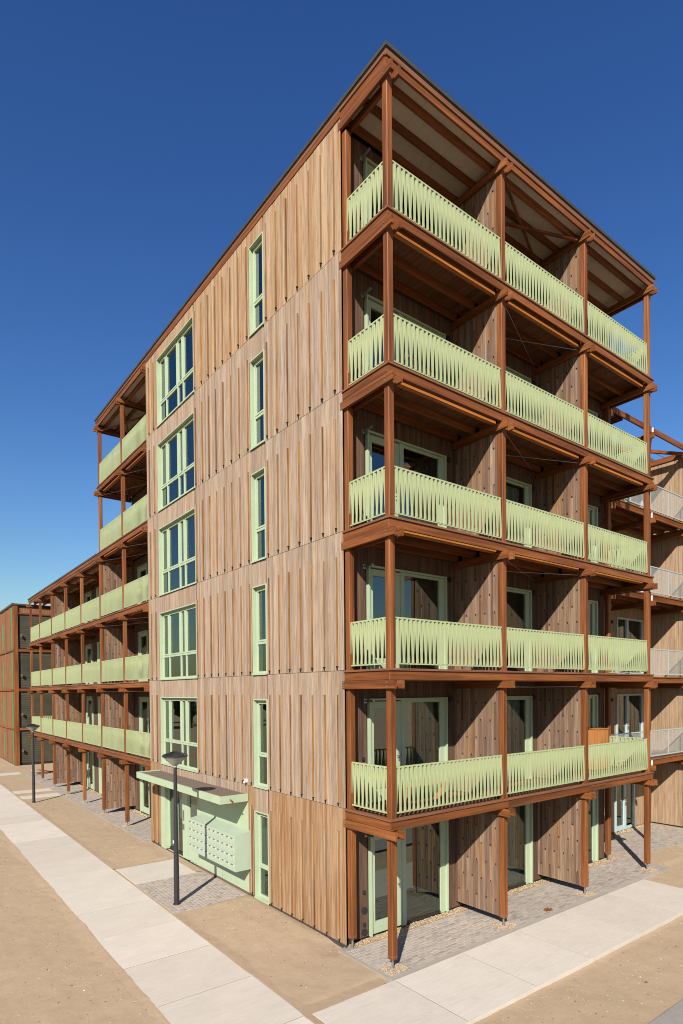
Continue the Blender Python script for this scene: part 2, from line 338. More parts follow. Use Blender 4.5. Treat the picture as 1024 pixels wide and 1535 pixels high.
def pavers(parent, x0, x1, y0, y1, z=.0, along='x', limit=300, near=None):
    """running-bond clinkers; the nearest ones are objects, the rest one mesh"""
    items = []; L, B, g = .2, .1, .003; j = 0
    if along == 'x': rows, cols, r0, r1, c0, c1 = y0, x0, y0, y1, x0, x1
    else: r0, r1, c0, c1 = x0, x1, y0, y1
    r = r0
    while r < r1-.03:
        c = c0 - (L/2 if j % 2 else 0)
        while c < c1-.01:
            a, e = max(c, c0), min(c+L, c1)
            if e-a > .04: items.append((a, e, r, min(r+B, r1)))
            c += L
        r += B; j += 1
    def key(it):
        m = ((it[0]+it[1])/2, (it[2]+it[3])/2); x, y = m if along == 'x' else (m[1], m[0])
        return (x-CX)**2 + (y-CY)**2
    items.sort(key=key); rest = MB()
    for n, (a, e, r, q) in enumerate(items):
        dz = random.uniform(-.003, .003)
        if along == 'x': X0, X1, Y0, Y1 = a, e, r, q
        else: X0, X1, Y0, Y1 = r, q, a, e
        if n < limit:
            w, h = round(X1-X0, 3), round(Y1-Y0, 3)
            def mk():
                m = MB(); ch = .006; x_, y_ = w-g, h-g
                m.add([(g, g, -.04), (x_, g, -.04), (x_, y_, -.04), (g, y_, -.04), (g, g, -ch), (x_, g, -ch), (x_, y_, -ch), (g, y_, -ch), (g+ch, g+ch, 0), (x_-ch, g+ch, 0), (x_-ch, y_-ch, 0), (g+ch, y_-ch, 0)],
                      [(0, 1, 5, 4), (1, 2, 6, 5), (2, 3, 7, 6), (3, 0, 4, 7), (4, 5, 9, 8), (5, 6, 10, 9), (6, 7, 11, 10), (7, 4, 8, 11), (8, 9, 10, 11)])
                return m.mesh('paver', ['paver'])
            place(shared(('paver', w, h), mk), 'paver', parent, (X0, Y0, z+dz))
        else: rest.box(W, X0+g, X1-g, Y0+g, Y1-g, z-.04, z+dz)
    if rest.f: rest.build('paver', 'paver', parent, kind='stuff')
def terrace(name, x0, x1, y0, y1):
    b = MB(); b.box(W, x0, x1, y0, y1, -.2, -.012); return structure(b.build(name, 'joint'))
POST_X = [.1375, 3.68, 7.21, 10.74]
# front terrace
t = terrace('paved_terrace', -.12, 11.42, -.10, 1.56)
b = MB(); x = -.2
while x < 11.5: b.box(W, x+.004, min(x+1, 11.5)-.004, -.20, -.105, -.15, .006); x += 1
y = -.1
while y < 1.5: b.box(W, -.22, -.125, y+.004, min(y+.8, 1.5)-.004, -.15, .004); b.box(W, 11.425, 11.52, y+.004, min(y+.8, 1.5)-.004, -.15, .004); y += .8
b.build('kerb', 'kerb', t)
pavers(t, -.12, 11.42, -.10, 1.34)
# entrance paving and terrace of the low wing
t2 = terrace('entrance_paving', -2.16, -.03, 5.8, 8.7); pavers(t2, -2.16, -.03, 5.8, 8.7, along='y', z=-.002)
t3 = terrace('wing_terrace', -.10, 1.58, 13.42, 36.9); pavers(t3, -.10, 1.35, 13.42, 36.9, along='y', limit=60)
b = MB(); y = 13.42
while y < 36.9: b.box(W, -.2, -.105, y+.004, min(y+1, 36.9)-.004, -.15, .006); y += 1
b.build('kerb', 'kerb', t3)
t4 = terrace('neighbour_terrace', 11.75, 17.3, .9, 3.0); pavers(t4, 11.75, 17.3, .95, 2.95, limit=0, z=0)
t5 = terrace('neighbour_terrace', 14.4, 17.3, .1, .85); pavers(t5, 14.4, 17.3, .1, .85, limit=0, z=0)

# gravel: thousands of pebbles, one mesh per strip
ICO = [(0, 0, -1), (.72, .53, -.45), (-.28, .85, -.45), (-.89, 0, -.45), (-.28, -.85, -.45), (.72, -.53, -.45), (.28, .85, .45), (-.72, .53, .45), (-.72, -.53, .45), (.28, -.85, .45), (.89, 0, .45), (0, 0, 1)]
ICF = [(0, 1, 2), (1, 0, 5), (0, 2, 3), (0, 3, 4), (0, 4, 5), (1, 5, 10), (2, 1, 6), (3, 2, 7), (4, 3, 8), (5, 4, 9), (1, 10, 6), (2, 6, 7), (3, 7, 8), (4, 8, 9), (5, 9, 10), (6, 10, 11), (7, 6, 11), (8, 7, 11), (9, 8, 11), (10, 9, 11)]
def gravel(patches, name='gravel'):
    b = MB()
    for x0, x1, y0, y1, dens, r in patches:
        for _ in range(int((x1-x0)*(y1-y0)*dens)):
            x, y = random.uniform(x0-.015, x1+.015), random.uniform(y0-.015, y1+.015); s = r*random.uniform(.6, 1.25); a = random.uniform(0, 6.28); ca, sa = math.cos(a), math.sin(a); e = random.uniform(.65, 1)
            b.add([(x+s*(p[0]*ca-p[1]*sa*e), y+s*(p[0]*sa+p[1]*ca*e), .006+s*.55*p[2]+random.uniform(0, .004)) for p in ICO], ICF)
    b.build(name, 'gravel', None, kind='stuff')
gravel([(.18, 10.7, 1.36, 1.57, 1500, .016)] + [(px-.22, px+.24, -.09, .32, 1300, .016) for px in POST_X] + [(10.6, 11.3, 1.3, 1.56, 900, .018)])
gravel([(1.37, 1.58, 13.5, 36.5, 350, .028)] + [(-.05, .36, py-.22, py+.24, 500, .024) for py in (16.57, 19.9, 23.25, 26.6, 29.93, 33.3)])
gravel([(13.2, 17.2, 2.96, 3.2, 350, .03)])

def sand_litter():
    """shells, pebbles and bark crumbs lying on the sand"""
    for name, mat_, n, r in (('shell_bits', 'shell', 800, .010), ('pebbles', 'gravel', 1500, .012), ('bark_crumbs', 'bark', 900, .014)):
        b = MB()
        zones = [(-8.3, -4.25, .5, 19, 3), (-2.1, -.05, .6, 5.6, 2), (-2.1, -.25, 10.7, 26, 1.4), (-1.5, 9.5, -3.85, -2.2, 3.5), (9.9, 14, -3, .7, 1.2)]
        tot = sum(z[4]*(z[1]-z[0])*(z[3]-z[2]) for z in zones)
        for x0, x1, y0, y1, wgt in zones:
            for _ in range(int(n*wgt*(x1-x0)*(y1-y0)/tot)):
                x, y = random.uniform(x0, x1), random.uniform(y0, y1); s = r*random.uniform(.4, 1.5)*(1.6 if random.random() < .06 else 1); a = random.uniform(0, 6.28); ca, sa = math.cos(a), math.sin(a); e = random.uniform(.45, 1)
                z = sand_height(x, y); b.add([(x+s*(p[0]*ca-p[1]*sa*e), y+s*(p[0]*sa+p[1]*ca*e), z+s*.45*p[2]) for p in ICO], ICF)
        b.build(name, mat_, None, kind='stuff')
sand_litter()
def sand_spill(edges):
    """thin tongues of sand blown over the rims of the slabs"""
    b = MB()
    for n, (ax, c, t0, t1, sgn) in enumerate(edges):
        k = int((t1-t0)/.09); vs = []
        for i in range(k+1):
            t = t0+(t1-t0)*i/k; q = noise.noise((t*.55, n*9.1, 2))+.6*noise.noise((t*2.1, n*5.3, 5))+.4*noise.noise((t*7, n*3.7, 8)); w = max(.003, .008+.042*q)
            for off, z in ((-.30, -.02), (-.03, .001), (w*.5, .0055 if w > .02 else .002), (w, .0022)):
                p = c+sgn*off; vs.append((p, t, z) if ax == 'x' else (t, p, z))
        b.add(vs, [(4*i+j, 4*i+j+1, 4*i+j+5, 4*i+j+4) for i in range(k) for j in range(3)])
    b.build('sand_spill', 'sand', None, kind='stuff')
sand_spill([('x', -4.15, -2, 45, 1), ('x', -2.22, -2, 5.75, -1), ('x', -2.22, 10.65, 45, -1), ('y', -.24, -2, -.3, -1), ('y', 10.6, -2.1, -.3, -1), ('x', -.26, 8.75, 10.6, -1)])
# ------------------------------------------------------------------ the main building
BLD = thing('apartment_building', 'six storey timber apartment block on the corner with pale green railings and wooden gable', 'building')
ZK = lambda k: 3.03 + 3.0*(k-1) if k > 0 else .03
Z_ROOF = 18.12; WING_END = 36.45; HIGH_END = 19.98; WING_ROOF = 12.02
WIN_A = (9.08, 12.24, 2.40); WIN_B = (4.74, 5.47, 2.36)       # y0, y1, head height over the deck level
ENT = (5.84, 12.32, 2.62)
holes_g = []
for k in range(6):
    holes_g.append((WIN_B[0], WIN_B[1], ZK(k)+.02, ZK(k)+WIN_B[2]))
    if k: holes_g.append((WIN_A[0], WIN_A[1], ZK(k)+.02, ZK(k)+WIN_A[2]))
holes_g.append((ENT[0], ENT[1], .03, 2.62))
b = MB(); b.wall(G, 1.50, 13.40, -.1, 17.95, .0, holes_g); b.build('wall_membrane', 'void', BLD)
# --- cladding boards of the gable
PITCH_B = .0967
near_boards = []; far = MB()
def board_mat(z): return 'larch_low' if z < 1 else 'larch_top' if z > 15 else 'larch'
def board_mesh(h, w, mk_):
    def mk():
        m = MB(); m.beam(-.021, 0, 0, w, 0, h, 'z', .0025); return m.mesh('cladding_board', [mk_])
    return shared(('board', round(h, 3), round(w, 3), mk_), mk)
def clad(y, w, z0, z1):
    near_boards.append((y, w, z0, z1))
for k in range(6):
    z0 = ZK(k)+.006 if k else .055; z1 = ZK(k+1)-.004 if k < 5 else 17.80
    y = 1.50
    while y < 13.395:
        w = min(PITCH_B, 13.40-y)-.0035; spans = [(z0, z1)]
        for (a, c, h0, h1) in holes_g:
            if h0 >= z1 or h1 <= z0: continue
            if y+w > a+.002 and y < c-.002:
                if y < a-.002: w = min(w, a-y)
                elif y+w > c+.002 and y < c: pass
                spans = [(s0, s1) for s0, s1 in ([(s, min(e, h0)) for s, e in spans] + [(max(s, h1), e) for s, e in spans]) if s1-s0 > .02] if (y >= a-.03 and y+w <= c+.03) or (y < c and y+w > a) else spans
        for s0, s1 in spans: clad(y, w, s0, s1)
        y += PITCH_B
def board_size(bd):
    y, w, z0, z1 = bd; return (z1-z0)/((0-CX)**2 + (y-CY)**2)**.5
near_boards.sort(key=board_size, reverse=True)
for n, (y, w, z0, z1) in enumerate(near_boards):
    x = .03 + random.uniform(-.003, .003)
    if n < 300: place(board_mesh(z1-z0, w, board_mat(z0)), 'cladding_board', BLD, (x, y, z0))
    else: far.beam(x-.021, x, y, y+w, z0, z1, 'z', .0025, ('larch', 'larch_low', 'larch_top').index(board_mat(z0)))
far.build('cladding_board', ['larch', 'larch_low', 'larch_top'], BLD, kind='stuff')
# --- projecting fins, the shadow under each foot built in as a dark piece
FIN_Y = [1.70+.4817*i for i in range(7)] + [5.61+.4815*i for i in range(8)] + [12.58, 13.05]
def fin_mesh():
    m = MB(); z0, z1 = .105, 2.475
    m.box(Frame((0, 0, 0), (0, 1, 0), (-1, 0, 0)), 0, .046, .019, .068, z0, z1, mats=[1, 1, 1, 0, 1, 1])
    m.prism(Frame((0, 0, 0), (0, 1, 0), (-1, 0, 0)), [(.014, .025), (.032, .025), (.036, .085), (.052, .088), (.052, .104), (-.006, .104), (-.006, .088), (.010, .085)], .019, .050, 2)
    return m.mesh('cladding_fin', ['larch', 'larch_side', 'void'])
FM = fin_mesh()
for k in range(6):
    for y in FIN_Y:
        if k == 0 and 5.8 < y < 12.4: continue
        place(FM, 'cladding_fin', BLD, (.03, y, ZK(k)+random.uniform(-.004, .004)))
b = MB(); b.box(G, 1.50, 5.83, 0, .012, -.16, .05); b.box(G, 12.34, 13.40, 0, .012, -.16, .05); b.build('plinth', 'plinth', BLD)

# --- windows of the gable
def gable_window(y0, y1, z0, z1, cols, transom, name='window'):
    """lining box (the part) with sashes, mullions and panes as sub-parts; cols = list of (y0, y1, opens)"""
    m = MB(); t = .028; d0, d1 = -.13, .045
    m.box(G, y0, y0+t, d0, d1, z0, z1); m.box(G, y1-t, y1, d0, d1, z0, z1)
    m.box(G, y0+t, y1-t, d0, d1, z1-t, z1); m.box(G, y0+t, y1-t, d0, d1, z0, z0+t)
    m.box(G, y0-.01, y1+.01, .045, .062, z0-.02, z0+.028)
    win = m.build(name, 'green', BLD)
    bars = MB(); e = .055
    ys = [y0+t] + [c for c in cols] + [y1-t]
    bars.box(G, y0+t, y1-t, -.13, -.07, z0+t, z0+t+e); bars.box(G, y0+t, y1-t, -.13, -.07, z1-t-e, z1-t)
    bars.box(G, y0+t, y0+t+e, -.13, -.07, z0+t+e, z1-t-e); bars.box(G, y1-t-e, y1-t, -.13, -.07, z0+t+e, z1-t-e)
    edges = [y0+t+e]
    for c, w in cols: bars.box(G, c-w/2, c+w/2, -.13, -.066, z0+t+e, z1-t-e); edges += [c-w/2, c+w/2]
    edges.append(y1-t-e)
    cells = list(zip(edges[::2], edges[1::2]))
    for a, c in cells: bars.box(G, a, c, -.13, -.062, z0+transom-.035, z0+transom+.035)
    bars.build('frame', 'green', win)
    zb, zt = z0+t+e, z1-t-e
    for n, (a, c) in enumerate(cells):
        for lo, hi, sash in ((zb, z0+transom-.035, False), (z0+transom+.035, zt, c-a > .3)):
            if sash and n != len(cells)-1+5:
                s = MB(); q = .045
                s.box(G, a, a+q, -.115, -.05, lo, hi); s.box(G, c-q, c, -.115, -.05, lo, hi); s.box(G, a+q, c-q, -.115, -.05, lo, lo+q); s.box(G, a+q, c-q, -.115, -.05, hi-q, hi)
                s.build('sash', 'green', win); pa, pc, pl, ph = a+q, c-q, lo+q, hi-q
            else: pa, pc, pl, ph = a, c, lo, hi
            g = MB(); dd = -.10
            g.add([G.p(pa, dd, pl), G.p(pc, dd, pl), G.p(pc, dd, ph), G.p(pa, dd, ph)], [(3, 2, 1, 0)]); g.build('pane', 'glass', win)
    return win
for k in range(6):
    z = ZK(k)+.02
    gable_window(WIN_B[0], WIN_B[1], z, ZK(k)+WIN_B[2], [], .84)
    if k: gable_window(WIN_A[0], WIN_A[1], z, ZK(k)+WIN_A[2], [(10.16, .075), (10.60, .085), (11.62, .07)], .82)

# --- entrance: green panel, glass door, side light, letterboxes, canopy
b = MB(); b.box(G, 5.84, 9.16, -.05, .02, .06, 2.62); b.box(G, 7.44, 7.452, .02, .0215, .06, .72, 1); b.box(G, 5.84, 9.16, -.02, .03, .0, .055, 1)
b.build('entrance_panel', ['green', 'slot'], BLD)
b = MB(); b.box(G, 9.165, 9.22, -.06, .03, .06, 2.62); b.box(G, 9.22, 9.97, -.06, .0, .06, .50); b.box(G, 9.22, 9.97, -.06, .0, .80, 1.42); b.box(G, 9.22, 9.97, -.06, .0, 2.3, 2.62)
b.box(G, 9.22, 9.28, -.06, .0, .50, .80); b.box(G, 9.9, 9.97, -.06, .0, .50, .80); b.box(G, 9.22, 9.28, -.06, .0, 1.42, 2.3); b.box(G, 9.88, 9.97, -.06, .0, 1.42, 2.3); b.box(G, 9.975, 10.42, -.06, .025, .06, 2.62)
b.box(G, 9.22, 9.97, -.064, -.062, .06, .5, 1)
ent = b.build('entrance_frame', ['green', 'void'], BLD)
for a, c, z0, z1 in ((9.28, 9.9, .50, .80), (9.28, 9.88, 1.42, 2.3)):
    g = MB(); g.add([G.p(a, -.03, z0), G.p(c, -.03, z0), G.p(c, -.03, z1), G.p(a, -.03, z1)], [(3, 2, 1, 0)]); g.build('pane', 'glass', ent)
b = MB(); b.box(G, 10.26, 10.36, .025, .04, 1.30, 1.66, 0); b.box(G, 10.28, 10.34, .04, .043, 1.38, 1.62, 1); b.box(G, 10.25, 10.38, .025, .045, 1.0, 1.2, 0); b.box(G, 10.275, 10.355, .045, .048, 1.03, 1.17, 1)
b.build('intercom', ['steel', 'slot'], ent)
b = MB(); b.box(G, 11.93, 12.32, -.16, .045, .03, 2.62); b.box(G, 10.42, 11.93, -.16, .03, 2.36, 2.62); b.box(G, 11.86, 11.93, -.16, -.08, .05, 2.36); b.box(G, 10.42, 10.48, -.16, -.08, .05, 2.36); b.box(G, 10.48, 11.86, -.16, -.08, .03, .12, 1); b.box(G, 10.48, 11.86, -.16, -.08, 2.28, 2.36); b.box(G, 11.13, 11.19, -.16, -.09, .12, 2.28)
door = b.build('entrance_door', ['green', 'lamp'], BLD)
g = MB(); g.add([G.p(10.48, -.12, .12), G.p(11.86, -.12, .12), G.p(11.86, -.12, 2.28), G.p(10.48, -.12, 2.28)], [(3, 2, 1, 0)]); g.build('pane', 'glass', door)
b = MB(); b.cyl(G.p(11.25, -.03, .8), G.p(11.25, -.03, 1.9), .016, n=8); b.cyl(G.p(11.25, -.09, .95), G.p(11.25, -.03, .95), .01); b.cyl(G.p(11.25, -.09, 1.75), G.p(11.25, -.03, 1.75), .01); b.build('handle', 'steel', door)
# letterbox unit on the green panel
LB0, LB1 = 5.72, 8.76
prof = [(.022, .74), (.50, .74), (.50, 1.70), (.022, 1.79)]
b = MB()
vs = [G.p(LB0, d, z) for d, z in prof] + [G.p(LB1, d, z) for d, z in prof]
b.add(vs, [(3, 2, 1, 0), (4, 5, 6, 7), (0, 1, 5, 4), (1, 2, 6, 5), (2, 3, 7, 6), (3, 0, 4, 7)])
lbu = b.build('letterbox_unit', 'mail', BLD)
def letterbox_mesh():
    m = MB(); fr = Frame((0, 0, 0), (0, 1, 0), (-1, 0, 0)); w, h = .262, .226
    m.box(fr, 0, w, 0, .008, 0, h, 0); m.box(fr, .03, w-.03, .008, .0095, h-.085, h-.045, 1); m.box(fr, .03, .11, .0095, .011, h-.083, h-.052, 2); m.cyl(fr.p(w/2, .008, .05), fr.p(w/2, .012, .05), .008, n=6, mat=1)
    return m.mesh('letterbox', ['mail', 'slot', 'white'])
LM = letterbox_mesh()
for r in range(4):
    for c in range(11): place(LM, 'letterbox', lbu, (.03-.501, LB0+.012+c*.2755, .755+r*.236))
# canopy
b = MB(); c0, c1, dd = 5.84, 12.42, .86
b.box(G, c0, c1, .03, dd, 2.60, 2.76, 0); b.box(G, c0, c1, dd, dd+.012, 2.59, 2.80, 0); b.box(G, c0-.012, c0, .03, dd+.012, 2.59, 2.80, 0); b.box(G, c1, c1+.012, .03, dd+.012, 2.59, 2.80, 0)
b.box(G, c0, c0+.05, .03, dd, 2.76, 2.795, 0); b.box(G, c1-.05, c1, .03, dd, 2.76, 2.795, 0); b.box(G, c0+.05, c1-.05, dd-.05, dd, 2.76, 2.795, 0)
can = b.build('entrance_canopy', 'green', BLD)
b = MB(); y = c0+.05; n = 6; st = (c1-c0-.1)/n
for i in range(n): b.box(G, y+i*st+.002, y+(i+1)*st-.002, .03, dd-.05, 2.76, 2.770+.003*(i % 2))
b.build('roofing_felt', 'bitumen', can)
b = MB(); b.cyl(G.p(c0-.02, .58, 2.69), G.p(c0-.17, .58, 2.66), .02, n=10); b.build('drain_spout', 'hard_y', can)
b = MB(); b.box(G, 5.86, 5.96, .02, .07, 3.10, 3.20, 0); b.cyl(G.p(5.90, .07, 3.13), G.p(5.90, .13, 3.09), .028, n=10, mat=0); b.build('security_camera', 'white', BLD)

# --- body: floors, back walls and side walls
for k in range(0, 6):
    b = MB(); z = ZK(k); b.box(W, .10, 10.80, 1.72, 13.3, z-.28, z-.03, 0, mats=[1, 0, 1, 1, 1, 1])
    if k < 4: b.box(W, 1.74, 10.80, 13.3, 36.35, z-.28, z-.03, 0, mats=[1, 0, 1, 1, 1, 1])
    elif k < 6: b.box(W, 1.74, 10.80, 13.3, 19.9, z-.28, z-.03, 0, mats=[1, 0, 1, 1, 1, 1])
    for (x0, x1, y0, y1) in ((.1, 3.9, 4.55, 4.65), (.1, 4.3, 8.7, 8.8), (4.3, 4.4, 1.9, 13.2), (3.6, 3.7, 1.8, 4.5), (7.16, 7.26, 1.8, 6), (4.4, 10.7, 6.0, 6.1), (.1, 4.3, 12.9, 13.0)):
        b.box(W, x0, x1, y0, y1, z-.03, z+2.72, 1)
    if k < 4:
        b.box(W, 4.3, 4.4, 13.3, 36.3, z-.03, z+2.72, 1); [b.box(W, 1.8, 4.3, yy, yy+.1, z-.03, z+2.72, 1) for yy in (13.2, 22.5, 29.9)]
    b.build('interior_storey', ['floor_in', 'wall'], BLD)
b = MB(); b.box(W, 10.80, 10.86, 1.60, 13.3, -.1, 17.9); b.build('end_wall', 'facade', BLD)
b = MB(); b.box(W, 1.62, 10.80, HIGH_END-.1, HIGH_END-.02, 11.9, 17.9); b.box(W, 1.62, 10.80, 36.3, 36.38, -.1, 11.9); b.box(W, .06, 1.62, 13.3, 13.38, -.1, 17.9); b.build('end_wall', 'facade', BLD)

# --- balcony doors of the front and of the wing
DOOR = (.75, 3.29, 2.38)
def balcony_door(fr, u0, z, pattern='front', curtain=False):
    """frame part with leaf, panes and handle as sub-parts"""
    m = MB(); H = DOOR[2]; t = .05
    if pattern == 'front':
        w = DOOR[1]-DOOR[0]
        m.box(fr, u0, u0+.045, -.05, .06, z, z+H); m.box(fr, u0+w-.05, u0+w, -.05, .075, z, z+H); m.box(fr, u0+.045, u0+w-.05, -.05, .06, z+H-.045, z+H)
        m.box(fr, u0+w-.22, u0+w-.05, -.05, .015, z, z+H-.045); m.box(fr, u0+1.0, u0+1.13, -.05, .02, z, z+H-.045); m.box(fr, u0+1.13, u0+w-.22, -.05, .0, z+H-.11, z+H-.045); m.box(fr, u0+1.13, u0+w-.22, -.05, .0, z, z+.05, 1)
        f = m.build('balcony_door', ['green', 'lamp'], BLD)
        leaf = MB(); a, c = u0+.07, u0+.99
        leaf.box(fr, a, a+.085, -.045, .015, z+.03, z+H-.07); leaf.box(fr, c-.15, c, -.045, .015, z+.03, z+H-.07); leaf.box(fr, a+.085, c-.15, -.045, .015, z+.03, z+.30); leaf.box(fr, a+.085, c-.15, -.045, .015, z+H-.22, z+H-.07)
        leaf.build('door_leaf', 'green', f)
        panes = ((a+.085, c-.15, z+.30, z+H-.22), (u0+1.13, u0+w-.22, z+.05, z+H-.11)); hx = c-.07
        cur = (u0+1.2, u0+w-.3)
    else:
        w = 1.3; m.box(fr, u0, u0+.05, -.05, .06, z, z+H); m.box(fr, u0+w-.05, u0+w, -.05, .06, z, z+H); m.box(fr, u0+.05, u0+w-.05, -.05, .06, z+H-.05, z+H); m.box(fr, u0+.05, u0+w-.05, -.05, .03, z, z+.04, 1)
        f = m.build('balcony_door', ['green', 'lamp'], BLD)
        leaf = MB(); a, c = u0+.06, u0+w-.06
        leaf.box(fr, a, a+.2, -.045, .02, z+.04, z+H-.06); leaf.box(fr, c-.2, c, -.045, .02, z+.04, z+H-.06); leaf.box(fr, a+.2, c-.2, -.045, .02, z+.04, z+.3); leaf.box(fr, a+.2, c-.2, -.045, .02, z+H-.24, z+H-.06)
        leaf.build('door_leaf', 'green', f); panes = ((a+.2, c-.2, z+.3, z+H-.24),); hx = a+.1; cur = (a+.3, c-.3)
    for a, c, z0, z1 in panes:
        g = MB(); g.add([fr.p(a, -.02, z0), fr.p(c, -.02, z0), fr.p(c, -.02, z1), fr.p(a, -.02, z1)], [(0, 1, 2, 3)], flip=not fr.flip); g.build('pane', 'glass', f)
    h = MB(); h.box(fr, hx-.02, hx+.02, .02, .03, z+.92, z+1.18); h.cyl(fr.p(hx, .03, z+1.05), fr.p(hx, .08, z+1.05), .012); h.cyl(fr.p(hx, .075, z+1.05), fr.p(hx-.11, .075, z+1.05), .011); h.cyl(fr.p(hx, .03, z+.95), fr.p(hx, .036, z+.95), .022)
    h.build('handle', 'steel', f)
    if curtain:
        cm = MB(); n = 40; a, c = cur; vs = []
        for i in range(n+1):
            uu = a+(c-a)*i/n; dd = -.16+.03*math.sin(i*1.9); vs += [fr.p(uu, dd, z+.05), fr.p(uu, dd, z+2.25)]
        cm.add(vs, [(2*i, 2*i+2, 2*i+3, 2*i+1) for i in range(n)]); cm.build('curtain', 'curtain', f)
BAYS = [0.0, 3.53, 7.06]
holes_f = []
for k in range(6):
    for bx in BAYS: holes_f.append((DOOR[0]+bx, DOOR[1]+bx, ZK(k)-.02, ZK(k)+DOOR[2]))
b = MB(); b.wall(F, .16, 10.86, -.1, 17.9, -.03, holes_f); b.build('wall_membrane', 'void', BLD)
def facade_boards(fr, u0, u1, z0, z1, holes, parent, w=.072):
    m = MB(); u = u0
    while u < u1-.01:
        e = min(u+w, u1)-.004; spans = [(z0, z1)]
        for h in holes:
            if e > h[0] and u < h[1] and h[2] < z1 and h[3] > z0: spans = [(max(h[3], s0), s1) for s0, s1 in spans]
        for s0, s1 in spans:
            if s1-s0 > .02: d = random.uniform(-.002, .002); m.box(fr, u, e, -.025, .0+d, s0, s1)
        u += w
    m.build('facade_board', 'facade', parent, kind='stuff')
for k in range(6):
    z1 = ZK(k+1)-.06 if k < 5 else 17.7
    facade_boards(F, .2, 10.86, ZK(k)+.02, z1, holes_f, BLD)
    for n, bx in enumerate(BAYS):
        balcony_door(F, DOOR[0]+bx, ZK(k), curtain=(k, n) in ((1, 0), (1, 1), (3, 1), (4, 0), (2, 2), (0, 1)))
        m = MB(); m.cyl(F.p(3.44+bx, .0, ZK(k)+2.34), F.p(3.44+bx, .03, ZK(k)+2.34), .075, n=20); m.cyl(F.p(3.44+bx, .03, ZK(k)+2.34), F.p(3.44+bx, .035, ZK(k)+2.34), .062, n=20); m.build('vent', 'black', BLD)
        m = MB(); m.cyl(F.p(.66+bx, .0, ZK(k)+2.33), F.p(.66+bx, .30, ZK(k)+2.33), .028, n=10); m.box(F, .61+bx, .71+bx, .0, .02, ZK(k)+2.28, ZK(k)+2.38); m.build('wall_lamp', 'steel', BLD)
    m = MB(); m.box(F, .55, .62, .0, .03, ZK(k)+1.0, ZK(k)+1.08)
    if k == 0: m.box(F, .55, .62, .0, .03, .30, .38); m.cyl(F.p(.585, 0, .66), F.p(.585, .025, .66), .078, n=20); m.cyl(F.p(.585, 0, .17), F.p(.585, .025, .17), .078, n=20)
    m.build('socket', 'black', BLD)

# --- timber frame: posts, beams, decks
hw = .0725
def post(x, y, z0, z1, foot=False, parent=BLD):
    def mk():
        m = MB(); m.beam(-hw, hw, -hw, hw, 0, z1-z0, 'z', .010); return m.mesh('post', ['hard_z'])
    p = place(shared(('post', round(z1-z0, 3)), mk), 'post', parent, (x, y, z0))
    if foot:
        m = MB(); m.cyl((0, 0, -.22), (0, 0, 0), .024, n=12); m.box(W, -.05, .05, -.05, .05, -.008, -.001)
        for s in (-1, 1): m.cyl((-hw-.006, .03*s, .06), (-hw, .03*s, .06), .012, n=8); m.cyl((.03*s, -hw-.006, .06), (.03*s, -hw, .06), .012, n=8)
        m.build('post_foot', 'steel', p)
    return p
BT = .064
def cross_beams_front(x, z, k, bolts=True, y1=1.55):
    for xa, side in ((x-hw-BT, -1), (x+hw, 1)):
        m = MB(); m.beam(xa, xa+BT, -.115, y1, z-.405, z-.232, 'y', .006)
        fx = xa if side < 0 else xa+BT
        for by, bz in ((.11, -.285), (.11, -.355)) + (((1.50, -.27), (1.50, -.32), (1.50, -.37)) if x < .5 else ()):
            if side < 0: m.cyl((fx-.008, by, z+bz), (fx, by, z+bz), .014, n=8, mat=1)
        m.build('cross_beam', ['hard_y', 'steel'], BLD)
def cross_beams_wing(y, z, ends=True):
    for ya in (y-hw-BT, y+hw):
        m = MB(); m.beam(-.115, 1.57, ya, ya+BT, z-.405, z-.232, 'x', .006)
        if ya < y: m.cyl((.11, ya-.008, z-.285), (.11, ya, z-.285), .014, n=8, mat=1); m.cyl((.11, ya-.008, z-.355), (.11, ya, z-.355), .014, n=8, mat=1)
        m.build('cross_beam', ['hard_x', 'steel'], BLD)
LX = 10.91
